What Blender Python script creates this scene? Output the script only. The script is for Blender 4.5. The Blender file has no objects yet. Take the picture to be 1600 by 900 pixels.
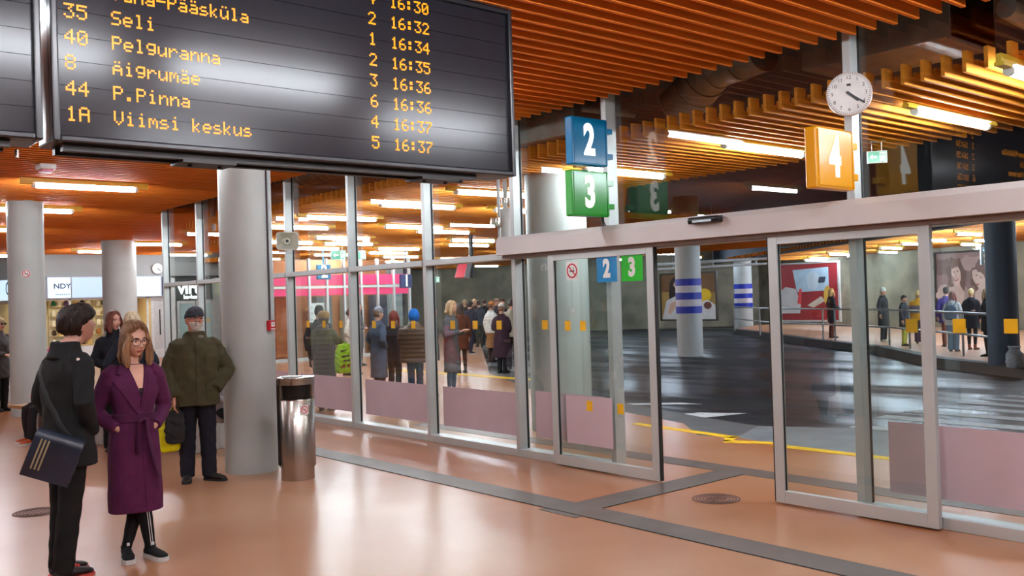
import bpy, bmesh, math, random
import numpy as np
from mathutils import Vector, Matrix
random.seed(7)
SC = bpy.context.scene
COL = SC.collection
PI = math.pi

# ------------------------------------------------------------------ camera
EYE = 1.75                      # lens height
FPX = 1460.0                    # focal length for a 1600 px wide frame
ROLL = math.atan(0.031)
PITCH = math.atan(14 / FPX)
YAW = math.radians(40)
_f0 = Vector((math.sin(YAW), math.cos(YAW), 0)); _r0 = Vector((math.cos(YAW), -math.sin(YAW), 0)); _z = Vector((0, 0, 1))
_fw = _f0 * math.cos(PITCH) + _z * math.sin(PITCH)
_u1 = _r0.cross(_fw)
_rt = _r0 * math.cos(ROLL) - _u1 * math.sin(ROLL)
_up = _r0 * math.sin(ROLL) + _u1 * math.cos(ROLL)
cd = bpy.data.cameras.new('camera'); cam = bpy.data.objects.new('camera', cd); COL.objects.link(cam)
m = Matrix((_rt, _up, -_fw)).transposed().to_4x4(); m.translation = Vector((0, 0, EYE))
cam.matrix_world = m
cd.sensor_width = 36; cd.lens = 36 * FPX / 1600; cd.clip_start = 0.05; cd.clip_end = 300
SC.camera = cam

# ------------------------------------------------------------------ world, exposure
w = bpy.data.worlds.new('world'); SC.world = w; w.use_nodes = True
bg = w.node_tree.nodes['Background']; bg.inputs[0].default_value = (0.30, 0.40, 0.55, 1); bg.inputs[1].default_value = 0.02
SC.view_settings.view_transform = 'Standard'; SC.view_settings.look = 'None'
SC.view_settings.gamma = 1; SC.view_settings.use_curve_mapping = False
SC.view_settings.exposure = 0.0
SC.cycles.max_bounces = 7; SC.cycles.transparent_max_bounces = 24
SC.cycles.diffuse_bounces = 4; SC.cycles.glossy_bounces = 4
SC.cycles.caustics_reflective = False; SC.cycles.caustics_refractive = False
SC.cycles.sample_clamp_indirect = 4.0
SC.cycles.use_denoising = True
TUBE_POWER = 128.0              # emission of every fluorescent tube

# ------------------------------------------------------------------ colours and materials
def lin(c):
    return tuple(((v / 255) / 12.92 if v / 255 <= 0.04045 else ((v / 255 + 0.055) / 1.055) ** 2.4) for v in c)
_M = {}
def mat(name, rgb, rough=0.5, metal=0.0, var=0.12, scale=8.0, bump=0.0, bscale=60.0, spec=0.5, stretch=None, coat=0.0, dark=None):
    """procedural: colour mottled by noise, optional fine bump"""
    if name in _M: return _M[name]
    mt = bpy.data.materials.new(name); mt.use_nodes = True; _M[name] = mt
    nt = mt.node_tree; N = nt.nodes; L = nt.links
    p = N['Principled BSDF']
    c = lin(rgb)
    tc = N.new('ShaderNodeTexCoord'); mp = N.new('ShaderNodeMapping')
    L.new(tc.outputs['Object'], mp.inputs[0])
    if stretch: mp.inputs['Scale'].default_value = stretch
    nz = N.new('ShaderNodeTexNoise'); nz.inputs['Scale'].default_value = scale; nz.inputs['Detail'].default_value = 5
    L.new(mp.outputs[0], nz.inputs[0])
    rp = N.new('ShaderNodeValToRGB'); e = rp.color_ramp.elements
    e[0].position = 0.3; e[1].position = 0.7
    d = lin(dark) if dark else tuple(v * (1 - var) for v in c)
    e[0].color = (*d, 1); e[1].color = (*[min(1, v * (1 + var * 0.6)) for v in c], 1)
    L.new(nz.outputs['Fac'], rp.inputs[0]); L.new(rp.outputs[0], p.inputs['Base Color'])
    p.inputs['Roughness'].default_value = rough; p.inputs['Metallic'].default_value = metal
    p.inputs['Specular IOR Level'].default_value = spec
    if coat: p.inputs['Coat Weight'].default_value = coat; p.inputs['Coat Roughness'].default_value = 0.08
    if bump:
        n2 = N.new('ShaderNodeTexNoise'); n2.inputs['Scale'].default_value = bscale; n2.inputs['Detail'].default_value = 3
        L.new(mp.outputs[0], n2.inputs[0])
        b = N.new('ShaderNodeBump'); b.inputs['Strength'].default_value = bump; b.inputs['Distance'].default_value = 0.01
        L.new(n2.outputs['Fac'], b.inputs['Height']); L.new(b.outputs[0], p.inputs['Normal'])
    return mt
def emit(name, rgb, power):
    if name in _M: return _M[name]
    mt = bpy.data.materials.new(name); mt.use_nodes = True; _M[name] = mt
    nt = mt.node_tree; N = nt.nodes; L = nt.links
    p = N['Principled BSDF']; c = lin(rgb)
    p.inputs['Base Color'].default_value = (*[v * 0.5 for v in c], 1)
    p.inputs['Emission Color'].default_value = (*c, 1); p.inputs['Emission Strength'].default_value = power
    p.inputs['Roughness'].default_value = 0.3
    return mt
def glass_mat(name, tint=(0.93, 0.97, 0.96), refl=1.0):
    if name in _M: return _M[name]
    mt = bpy.data.materials.new(name); mt.use_nodes = True; _M[name] = mt
    nt = mt.node_tree; N = nt.nodes; L = nt.links
    N.remove(N['Principled BSDF'])
    lw = N.new('ShaderNodeLayerWeight'); lw.inputs['Blend'].default_value = 0.5
    pw = N.new('ShaderNodeMath'); pw.operation = 'POWER'; pw.inputs[1].default_value = 4.0
    L.new(lw.outputs['Facing'], pw.inputs[0])
    ma = N.new('ShaderNodeMath'); ma.operation = 'MULTIPLY_ADD'; ma.inputs[1].default_value = 0.85 * refl; ma.inputs[2].default_value = 0.07 * refl
    L.new(pw.outputs[0], ma.inputs[0])
    tr = N.new('ShaderNodeBsdfTransparent'); tr.inputs[0].default_value = (*tint, 1)
    gl = N.new('ShaderNodeBsdfGlossy'); gl.inputs['Roughness'].default_value = 0.0; gl.inputs[0].default_value = (0.95, 0.95, 0.95, 1)
    mx = N.new('ShaderNodeMixShader'); L.new(ma.outputs[0], mx.inputs[0]); L.new(tr.outputs[0], mx.inputs[1]); L.new(gl.outputs[0], mx.inputs[2])
    L.new(mx.outputs[0], N['Material Output'].inputs[0])
    return mt

# ------------------------------------------------------------------ mesh helpers
class MB:
    """collects shapes; build() links them as ONE mesh object"""
    def __init__(s): s.v = []; s.f = []; s.mi = []; s.cur = 0
    def add(s, vs, fs):
        o = len(s.v); s.v += [tuple(p) for p in vs]; s.f += [tuple(i + o for i in f) for f in fs]; s.mi += [s.cur] * len(fs)
    def box(s, c, size, rz=0.0, R=None):
        hx, hy, hz = (q / 2 for q in size)
        vs = [Vector((x, y, z)) for x in (-hx, hx) for y in (-hy, hy) for z in (-hz, hz)]
        if R is None and rz: R = Matrix.Rotation(rz, 3, 'Z')
        if R is not None: vs = [R @ p for p in vs]
        c = Vector(c)
        s.add([p + c for p in vs], [(0, 1, 3, 2), (4, 6, 7, 5), (0, 4, 5, 1), (2, 3, 7, 6), (0, 2, 6, 4), (1, 5, 7, 3)])
    def b2(s, lo, hi):
        s.box([(a + b) / 2 for a, b in zip(lo, hi)], [abs(b - a) for a, b in zip(lo, hi)])
    def loft(s, rings, closed_ends=True):
        """rings: lists of equal length of points"""
        n = len(rings[0]); vs = [p for r in rings for p in r]; fs = []
        for k in range(len(rings) - 1):
            for i in range(n):
                j = (i + 1) % n
                fs.append((k * n + i, k * n + j, (k + 1) * n + j, (k + 1) * n + i))
        if closed_ends:
            fs.append(tuple(reversed(range(n)))); fs.append(tuple((len(rings) - 1) * n + i for i in range(n)))
        s.add(vs, fs)
    def tube(s, pts, r, n=10, closed=True):
        pts = [Vector(p) for p in pts]
        rr = r if isinstance(r, (list, tuple)) else [r] * len(pts)
        rings = []; u = None
        for i, p in enumerate(pts):
            t = (pts[min(i + 1, len(pts) - 1)] - pts[max(i - 1, 0)]).normalized()
            if u is None:
                u = Vector((0, 0, 1)) if abs(t.z) < 0.9 else Vector((1, 0, 0))
            u = (u - t * u.dot(t)).normalized(); v = t.cross(u)
            q = rr[i]; ru, rv = q if isinstance(q, (tuple, list)) else (q, q)
            rings.append([p + u * (ru * math.cos(a)) + v * (rv * math.sin(a)) for a in [2 * PI * k / n for k in range(n)]])
        s.loft(rings, closed)
    def cyl(s, p0, p1, r, n=24, r1=None): s.tube([p0, p1], [r, r if r1 is None else r1], n)
    def lathe(s, c, prof, n=32):
        """prof: (r, z) list"""
        c = Vector(c)
        s.loft([[c + Vector((max(r, 1e-4) * math.cos(2 * PI * k / n), max(r, 1e-4) * math.sin(2 * PI * k / n), z)) for k in range(n)] for r, z in prof])
    def ring(s, c, R, ro, ri, t, n=36):
        """annulus of thickness t; axes = columns of R (u, v, normal)"""
        c = Vector(c); u, v, w_ = R.col[0], R.col[1], R.col[2]
        vs = []
        for k in range(n):
            a = 2 * PI * k / n; d = u * math.cos(a) + v * math.sin(a)
            vs += [c + d * ro, c + d * ri, c + d * ro + w_ * t, c + d * ri + w_ * t]
        fs = []
        for k in range(n):
            a = 4 * k; b = 4 * ((k + 1) % n)
            fs += [(a, b, b + 1, a + 1), (a + 2, a + 3, b + 3, b + 2), (a, a + 2, b + 2, b), (a + 1, b + 1, b + 3, a + 3)]
        s.add(vs, fs)
    def disc(s, c, R, r, t, n=36):
        c = Vector(c)
        s.loft([[c + R @ Vector((r * math.cos(2 * PI * k / n), r * math.sin(2 * PI * k / n), z)) for k in range(n)] for z in (0, t)])
    def poly(s, pts, R, c, t):
        """2D outline extruded by t along R's third axis"""
        c = Vector(c)
        s.loft([[c + R @ Vector((x, y, z)) for x, y in pts] for z in (0, t)])
    def build(s, name, material=None, parent=None, smooth=False, loc=None, bevel=0.0):
        me = bpy.data.meshes.new(name); vs = s.v
        if loc is not None: vs = [(x - loc[0], y - loc[1], z - loc[2]) for x, y, z in vs]
        me.from_pydata(vs, [], s.f)
        ms = material if isinstance(material, (list, tuple)) else [material]
        for q in ms: me.materials.append(q)
        if len(ms) > 1: me.polygons.foreach_set('material_index', s.mi)
        me.validate(); me.update()
        bm = bmesh.new(); bm.from_mesh(me); bmesh.ops.recalc_face_normals(bm, faces=bm.faces); bm.to_mesh(me); bm.free()
        if smooth:
            me.polygons.foreach_set('use_smooth', [True] * len(me.polygons))
            me.set_sharp_from_angle(angle=math.radians(42))
        o = bpy.data.objects.new(name, me); COL.objects.link(o)
        if parent: o.parent = parent
        if loc is not None: o.location = loc
        if bevel:
            b = o.modifiers.new('bevel', 'BEVEL'); b.width = bevel; b.segments = 2; b.limit_method = 'ANGLE'
        return o
def empty(name, loc=(0, 0, 0), rz=0.0):
    o = bpy.data.objects.new(name, None); COL.objects.link(o); o.location = loc; o.rotation_euler = (0, 0, rz); o.empty_display_size = 0.1; return o
def tag(o, label, cat, group=None, kind=None):
    o['label'] = label; o['category'] = cat
    if group: o['group'] = group
    if kind: o['kind'] = kind
    return o
def struct(o, label=None):
    o['kind'] = 'structure'
    if label: o['label'] = label
    return o
def copy_tree(o, parent=None):
    c = o.copy(); COL.objects.link(c)
    if parent: c.parent = parent
    for ch in list(o.children): copy_tree(ch, c)
    return c
# frames (columns u, v, normal) of upright surfaces
def wall_frame(nx, ny):
    n = Vector((nx, ny, 0)).normalized(); v = Vector((0, 0, 1)); u = v.cross(n)
    return Matrix((u, v, n)).transposed()
FONT = {}
def text_mesh(name, txt, size, R, c, material, parent=None, t=0.004, align='CENTER', sx=1.0, bold=0.0, mirror=False):
    """lettering as a mesh on the surface frame R at c"""
    cu = bpy.data.curves.new(name, 'FONT'); cu.body = txt; cu.size = size; cu.align_x = align; cu.align_y = 'CENTER'; cu.extrude = t / 2; cu.offset = bold; cu.resolution_u = 4
    to = bpy.data.objects.new(name, cu); COL.objects.link(to)
    dg = bpy.context.evaluated_depsgraph_get(); me = bpy.data.meshes.new_from_object(to.evaluated_get(dg))
    bpy.data.objects.remove(to); bpy.data.curves.remove(cu)
    R4 = R.to_4x4() @ Matrix.Diagonal((-sx if mirror else sx, 1, 1, 1)); me.transform(R4)
    me.materials.clear(); me.materials.append(material); me.name = name
    o = bpy.data.objects.new(name, me); COL.objects.link(o); o.location = c
    if parent: o.parent = parent
    return o
# ------------------------------------------------------------------ people
def V(*a): return Vector(a)
def ringpts(c, u, v, ru, rv, n=18, e=2.0):
    out = []
    for k in range(n):
        a = 2 * PI * k / n; ca, sa = math.cos(a), math.sin(a)
        out.append(c + u * (ru * math.copysign(abs(ca) ** (2 / e), ca)) + v * (rv * math.copysign(abs(sa) ** (2 / e), sa)))
    return out
def torso(M, rings, n=20, e=2.3):
    """rings: (z, half width, half depth, y[, x])"""
    M.loft([ringpts(V(r[4] if len(r) > 4 else 0, r[3], r[0]), V(1, 0, 0), V(0, 1, 0), r[1], r[2], n, e) for r in rings])
def smooth_path(pts, rad, k=3):
    """resample a joint chain with rounded bends"""
    P = [Vector(p) for p in pts]; outp = []; outr = []
    for i in range(len(P) - 1):
        p0 = P[max(i - 1, 0)]; p1 = P[i]; p2 = P[i + 1]; p3 = P[min(i + 2, len(P) - 1)]
        for j in range(k):
            t = j / k
            q = 0.5 * ((2 * p1) + (p2 - p0) * t + (2 * p0 - 5 * p1 + 4 * p2 - p3) * t * t + (3 * p1 - p0 - 3 * p2 + p3) * t ** 3)
            lin_ = p1.lerp(p2, t); outp.append(q.lerp(lin_, 0.5)); outr.append(rad[i] * (1 - t) + rad[i + 1] * t)
    outp.append(P[-1]); outr.append(rad[-1])
    return outp, outr
def limb(M, pts, rad, n=14, k=3):
    p, r = smooth_path(pts, rad, k); M.tube(p, r, n)
def fused(name, M, materials, parent, vox, smooth=3, noise=None, region=None):
    """one continuous surface grown over the lofts"""
    me = bpy.data.meshes.new(name); me.from_pydata(M.v, [], M.f)
    bm = bmesh.new(); bm.from_mesh(me); bmesh.ops.recalc_face_normals(bm, faces=bm.faces); bm.to_mesh(me); bm.free()
    t = bpy.data.objects.new('tmp', me); COL.objects.link(t)
    r = t.modifiers.new('r', 'REMESH'); r.mode = 'VOXEL'; r.voxel_size = vox
    if smooth:
        q = t.modifiers.new('s', 'SMOOTH'); q.iterations = smooth; q.factor = 0.5
    dg = bpy.context.evaluated_depsgraph_get()
    out = bpy.data.meshes.new_from_object(t.evaluated_get(dg))
    bpy.data.objects.remove(t); bpy.data.meshes.remove(me)
    out.name = name; out.materials.clear()
    for q in (materials if isinstance(materials, (list, tuple)) else [materials]): out.materials.append(q)
    nv = len(out.vertices)
    co = np.empty(nv * 3); out.vertices.foreach_get('co', co); co = co.reshape(-1, 3)
    if noise:
        no = np.empty(nv * 3); out.vertices.foreach_get('normal', no); no = no.reshape(-1, 3)
        co = co + no * noise(co)[:, None]; out.vertices.foreach_set('co', co.ravel())
    if region:
        nf = len(out.polygons); ce = np.empty(nf * 3); out.polygons.foreach_get('center', ce)
        out.polygons.foreach_set('material_index', region(ce.reshape(-1, 3)).astype(np.int32))
    out.polygons.foreach_set('use_smooth', [True] * len(out.polygons))
    out.update()
    o = bpy.data.objects.new(name, out); COL.objects.link(o); o.parent = parent
    return o
def folds(amp, f=1.0, seed=0.0):
    """cloth folds: a few crossed wave trains"""
    def fn(c):
        x, y, z = c[:, 0] + seed, c[:, 1] - seed, c[:, 2]
        a = np.sin(23 * f * x + 9 * f * z + 3 * np.sin(7 * f * y + 5 * z)) * np.sin(13 * f * z + 11 * f * y + 2 * np.sin(9 * x * f))
        b = np.sin(41 * f * z + 17 * f * x + 2.5 * np.sin(13 * f * x - 8 * y)) * np.sin(19 * f * y - 9 * f * x)
        return amp * (0.65 * a + 0.35 * b)
    return fn
def quilt(amp, pitch):
    def fn(c): return amp * (np.abs(np.sin(PI * c[:, 2] / pitch)) ** 0.5 - 0.6)
    return fn
def strands(amp, seed=0):
    def fn(c):
        x, y, z = c.T
        th = np.arctan2(y, x)
        return amp * (np.sin(26 * th + 14 * z + seed) * 0.5 + np.sin(61 * th + 25 * z + 1.7 * seed) * 0.35 + np.sin(23 * z + 9 * x) * 0.4)
    return fn
def ss(a, b, x):
    t = np.clip((x - a) / (b - a), 0, 1); return t * t * (3 - 2 * t)
def head_pts(nt, nph, sex, fat=1.0):
    """head in its own frame: centre between the ears, face towards -y; unit metres for a 0.236 m head"""
    ph = np.linspace(-PI / 2, PI / 2, nph)[:, None]; th = np.linspace(0, 2 * PI, nt, endpoint=False)[None, :]
    z = 0.118 * np.sin(ph) + 0 * th
    cr = np.abs(np.cos(ph)) ** 0.82 + 0 * th
    k = np.clip(-z / 0.118, 0, 1)
    hw = (0.077 if sex == 'm' else 0.073) * fat * (1 - (0.30 if sex == 'm' else 0.36) * k ** 1.6)
    fy = 0.094 * (1 + 0.03 * k); by = 0.101 * (1 - 0.5 * k ** 1.2)
    c, s = np.cos(th), np.sin(th)
    x = hw * cr * c
    y = np.where(s < 0, fy * s, by * s) * cr
    fr = np.clip(-s, 0, 1)
    g = lambda dx, dz, wx, wz: np.exp(-((np.abs(x) - dx) / wx) ** 2 - ((z - dz) / wz) ** 2)
    nose = np.exp(-(x / 0.011) ** 2) * np.where(z > -0.026, np.exp(-((z + 0.026) / 0.034) ** 2), np.exp(-((z + 0.026) / 0.008) ** 2)) * 0.025
    nose += g(0.011, -0.028, 0.007, 0.009) * 0.008
    d = nose - g(0.031, 0.010, 0.016, 0.012) * 0.011 + g(0.028, 0.034, 0.024, 0.010) * 0.005
    d += g(0.044, -0.022, 0.02, 0.02) * 0.005 + g(0, -0.058, 0.020, 0.006) * 0.005 + g(0, -0.069, 0.016, 0.006) * 0.005 - g(0, -0.0635, 0.022, 0.003) * 0.003
    d += g(0, -0.098, 0.022, 0.014) * 0.007 - g(0, -0.081, 0.018, 0.006) * 0.004
    y = y - d * (fr > 0.15)
    return x, y, z
def grid_faces(M, X, Y, Z, T):
    nph, nt = X.shape
    vs = [T @ V(X[i, j], Y[i, j], Z[i, j]) for i in range(nph) for j in range(nt)]
    fs = [(i * nt + j, i * nt + (j + 1) % nt, (i + 1) * nt + (j + 1) % nt, (i + 1) * nt + j) for i in range(nph - 1) for j in range(nt)]
    M.add(vs, fs)
def hair_shell(M, style, sex, T, nt=56, nph=44, fat=1.0):
    x, y, z = head_pts(nt, nph, sex, fat)
    n = np.sqrt(x * x + y * y + z * z); ux, uy, uz = x / n, y / n, z / n
    if style in ('short', 'mop', 'crop'):
        line = 0.42 if style != 'mop' else 0.30
        face = ss(-0.15, -0.5, uy) * ss(line + 0.12, line - 0.08, uz)
        temple = ss(0.05, -0.12, uy) * ss(0.25, 0.05, uz)
        ear = np.exp(-((uy + 0.02) / 0.20) ** 2 - ((uz + 0.12) / 0.30) ** 2) * (np.abs(ux) > 0.5)
        nape = ss(-0.52, -0.66, uz) if style != 'mop' else ss(-0.66, -0.82, uz + .25 * np.abs(ux))
        jaw = ss(.30, .08, uy) * ss(-.12, -.30, uz)
        mask = np.clip(1 - np.maximum.reduce([face, temple, ear, nape, jaw]), 0, 1)
        t = {'short': 0.018, 'crop': 0.010, 'mop': 0.034}[style] * (0.45 + 0.55 * ss(-0.5, 0.25, uz))
        if style == 'mop': t = t * (1 - .45 * ss(.25, -.35, uz) * ss(0, -.5, uy)) * (1 - .55 * ss(0, -.6, uz)) + 0.014 * np.exp(-((uz - 0.72) / 0.28) ** 2) * ss(-0.0, -0.6, uy) + 0.005 * np.sin(9 * ux + 7 * uz) * np.sin(8 * uy + 5 * uz)
    elif style == 'fringe_back':   # seen from behind only
        mask = 1 - ss(-0.1, -0.4, uy) * ss(0.5, 0.3, uz); t = 0.018 + 0 * z
    elif style == 'long':
        face = ss(-0.02, -0.26, uy) * ss(0.95, 0.80, uz + 0.42 * np.abs(ux)) * ss(0.86, 0.70, np.abs(ux) + 0.22 * np.clip(uz, 0, 1))
        mask = np.clip(1 - face, 0, 1); t = 0.021 + 0.006 * ss(0, 0.6, uz)
        t = t - 0.012 * np.exp(-((ux - 0.05) / 0.05) ** 2) * ss(0.1, 0.5, uz) * ss(0.4, -0.2, uy)
    elif style == 'bald':
        mask = np.clip(ss(-0.05, 0.2, uy) * ss(0.35, 0.1, uz) * ss(-0.6, -0.45, uz), 0, 1); t = 0.008 + 0 * z
    elif style == 'beanie':
        mask = ss(0.10, 0.20, uz + 0.16 * uy * -1 * 0 + 0.10 * uy); t = 0.014 + 0.022 * ss(0.5, 1, uz); mask = np.clip(ss(0.06, 0.16, uz - 0.22 * np.clip(-uy, 0, 1) + 0.28 * np.clip(uy, 0, 1)), 0, 1)
    elif style == 'hood':
        face = ss(-0.25, -0.50, uy) * ss(0.72, 0.5, uz) * ss(0.85, 0.7, np.abs(ux))
        mask = np.clip(1 - face, 0, 1); t = 0.032 + 0 * z
    elif style == 'beard':
        face = ss(0.05, -0.25, uy) * ss(-0.12, -0.34, uz) * (1 - np.exp(-(x / 0.022) ** 2 - ((z + 0.062) / 0.006) ** 2)) * (1 - ss(0.30, 0.06, np.abs(ux)) * ss(-0.48, -0.36, uz) * 0.9)
        mask = np.clip(face, 0, 1); t = 0.010 + 0.006 * ss(-.5, -.9, uz)
    k = t * mask - 0.010 * (1 - mask)
    grid_faces(M, x + ux * k, y + uy * k, z + uz * k, T)
def hand(M, wrist, d, nrm, side, curl=0.35, s=1.0):
    """palm, five fingers; d = pointing direction, nrm = out of the back of the hand, side = +1/-1 thumb side along d x nrm"""
    d = Vector(d).normalized(); nrm = Vector(nrm); nrm = (nrm - d * nrm.dot(d)).normalized(); w_ = d.cross(nrm) * side
    wrist = Vector(wrist)
    rings = [ringpts(wrist + d * a * s, w_, nrm, b * s, c * s, 12, 2.6) for a, b, c in ((-0.03, 0.024, 0.019), (0.0, 0.027, 0.017), (0.04, 0.039, 0.016), (0.085, 0.040, 0.013))]
    M.loft(rings)
    for i, (off, ln) in enumerate(((0.030, 0.072), (0.010, 0.080), (-0.010, 0.074), (-0.030, 0.058))):
        p = wrist + d * 0.078 * s + w_ * off * s; pts = [p]; a = curl * 0.6
        for j, fr in enumerate((0.45, 0.32, 0.23)):
            p = p + (d * math.cos(a) - nrm * math.sin(a)) * ln * fr * s; pts.append(p); a += curl * (1.0 if j == 0 else 0.8)
        M.tube(pts, [0.0095 * s, 0.009 * s, 0.0082 * s, 0.0065 * s], 8)
    p = wrist + d * 0.02 * s + w_ * 0.026 * s
    q = p + (d * 0.6 + w_ * 0.75 - nrm * 0.25).normalized() * 0.042 * s
    M.tube([p, q, q + (d * 0.9 + w_ * 0.25 - nrm * 0.35).normalized() * 0.032 * s, q + (d * 0.95 - nrm * 0.4).normalized() * 0.055 * s], [0.015 * s, 0.012 * s, 0.0105 * s, 0.008 * s], 8)
SKIN = lambda rgb=(214, 160, 134): mat('skin_%d_%d_%d' % rgb, rgb, 0.55, var=0.08, scale=30, bump=0.05, bscale=200)
LIPS = lambda: mat('lip_skin', (168, 92, 88), 0.45)
def cloth(rgb, rough=0.85, kind='cloth'):
    return mat('%s_%d_%d_%d' % (kind, *rgb), rgb, rough, var=0.18, scale=14, bump=0.35, bscale=230, spec=0.25)
def shiny(rgb, rough=0.45): return mat('shell_%d_%d_%d' % rgb, rgb, rough, var=0.15, scale=10, bump=0.15, bscale=60, spec=0.4)
def hairmat(rgb): return mat('hair_%d_%d_%d' % rgb, rgb, 0.5, var=0.45, scale=55, bump=0.5, bscale=160, stretch=(1, 1, 0.12), spec=0.4)
ARMS = {  # elbow, wrist, hand direction for the +x arm, metres at 1.75 m
    'down': (V(.245, .03, 1.15), V(.255, -.035, .90), V(.02, -.12, -1)),
    'pocket': (V(.29, .07, 1.14), V(.150, -.07, 1.00), V(-.5, .45, -.75)),
    'bagup': (V(.285, .0, 1.17), V(.36, -.10, 1.13), V(.2, -.2, -.95)),
    'phone': (V(.235, .0, 1.13), V(.10, -.25, 1.18), V(-.45, -.7, .35)),
    'front': (V(.245, .02, 1.14), V(.08, -.23, 1.06), V(-.9, -.35, .0)),
    'carry': (V(.255, .03, 1.15), V(.275, -.03, .90), V(.0, .0, -1)),
    'seated': (V(.24, .0, 1.16), V(.13, -.24, 1.08), V(-.5, -.8, -.1)),
    'up': (V(.25, -.10, 1.20), V(.12, -.22, 1.40), V(-.3, -.3, .8)),
}
def person(label, loc, a, h, sp, group=None):
    """loc on the floor, a = turn from facing the lens towards picture right (degrees), sp = what the photo shows"""
    G = sp.get
    rz = -math.atan2(loc[0], loc[1]) + math.radians(a)
    root = empty('person', loc, rz); tag(root, label, 'person', group)
    s = h / 1.75; sex = G('sex', 'f'); vox = G('vox', 0.013); fine = vox < 0.008
    sw = (0.185 if sex == 'm' else 0.162) * G('wide', 1.0)
    S = lambda p: V(p[0] * s, p[1] * s, p[2] * s)
    sit = G('sit', 0.0)     # drop of the pelvis when seated
    lean = G('lean', 0.0)
    def tz(p):              # shift the upper body: seat drop and forward lean
        p = Vector(p); dz = p.z - 0.92
        return V(p.x, p.y - lean * max(dz, 0), p.z - sit)
    # ---- joints
    J = {}
    for sg, k in ((1, 'L'), (-1, 'R')):
        J['sh' + k] = tz(V(sg * sw, 0.005, 1.392))
        el, wr, hd = ARMS[G('arm' + k, G('arms', 'down'))]
        f = sw / 0.185 * 0.5 + 0.5
        J['el' + k] = tz(V(sg * el.x * f, el.y, el.z)); J['wr' + k] = tz(V(sg * wr.x * f, wr.y, wr.z)); J['hd' + k] = V(sg * hd.x, hd.y, hd.z)
        st = G('stance', 0.0)
        if sit:
            J['hip' + k] = V(sg * .09, 0.02, .92 - sit); J['kn' + k] = V(sg * .10, -.40, .50); J['an' + k] = V(sg * .11, -.36 + G('foot' + k, 0), .09); 
        else:
            J['hip' + k] = V(sg * .085, 0.01, .90); J['kn' + k] = V(sg * (.085 + st / 2), -.01 - sg * G('step', 0) * .4, .49); J['an' + k] = V(sg * (.08 + st), .03 - sg * G('step', 0), .085)
    for k, q in G('joints', {}).items(): J[k] = V(*q)
    J = {k: (S(p) if k[:2] != 'hd' else p) for k, p in J.items()}
    hc = S(tz(V(0, -0.015 - lean * .2, 1.632)))                     # head centre
    if 'head_at' in sp: hc = S(V(*sp['head_at']))
    Rh = Matrix.Rotation(math.radians(G('yaw', 0)), 4, 'Z') @ Matrix.Rotation(math.radians(G('nod', 0)), 4, 'X') @ Matrix.Rotation(math.radians(G('tilt', 0)), 4, 'Y')
    hs = s * G('head', 1.0)
    T = Matrix.Translation(hc) @ Rh @ Matrix.Scale(hs, 4)
    nb = S(tz(V(0, 0.02, 1.44)))                                    # neck base
    # ---- body
    B = MB()
    X, Y, Z = head_pts(64 if fine else 28, 60 if fine else 26, sex, G('fat', 1.0)); grid_faces(B, X, Y, Z, T)
    for sg in (1, -1):
        B.loft([[T @ V(sg * (0.076 + dx + 0.004 * math.cos(q)), 0.012 + 0.018 * math.cos(q) * sc + dx * .5, -0.006 + 0.031 * math.sin(q) * sc) for q in [2 * PI * i / 12 for i in range(12)]] for dx, sc in ((-0.012, .7), (0, 1), (0.010, .95), (0.013, .6))])
    neck_r = (0.056 if sex == 'm' else 0.047) * s
    B.tube([nb + V(0, 0, -.03), nb + V(0, -.002, .03), T @ V(0, 0.022, -0.055), T @ V(0, 0.015, 0.0)], [neck_r * 1.25, neck_r * 1.03, neck_r, neck_r], 16)
    tr = [(1.45, .06, .05), (1.40, sw - .06, .075), (1.30, sw - .015, .105), (1.10, sw * .78, .095), (.96, sw * .88, .105), (.86, sw * .8, .10)]
    torso(B, [((z - sit) * s, ww * s, dd * s, (-lean * max(z - .92, 0) + .005) * s) for z, ww, dd in tr])
    for sg, k in ((1, 'L'), (-1, 'R')):
        limb(B, [J['sh' + k], J['el' + k], J['wr' + k]], [.043 * s, .036 * s, .026 * s], 10)
        hd = J['hd' + k]
        hand(B, J['wr' + k] + hd.normalized() * .01, hd, V(sg, 0.15, 0.1) if abs(hd.z) > .6 else V(0, -.25, 1), 1 if sg * (-1 if abs(hd.z) > .6 else 1) > 0 else -1, G('curl', .45), s * G('hands', 1.0))
        limb(B, [J['hip' + k], J['kn' + k], J['an' + k]], [.06 * s, .034 * s, .024 * s], 10)
    skin = SKIN(G('skin', (214, 160, 134)))
    Ti = np.array(T.inverted())
    def region(c):
        q = c @ Ti[:3, :3].T + Ti[:3, 3]
        return ((np.abs(q[:, 0]) < 0.024 - 0.9 * np.abs(q[:, 2] + .0635) ) & (np.abs(q[:, 2] + .0635) < 0.011) & (q[:, 1] < -0.06)).astype(int)
    body = fused('body', B, [skin, LIPS()], root, vox, 2 if fine else 1, region=region)
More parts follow.
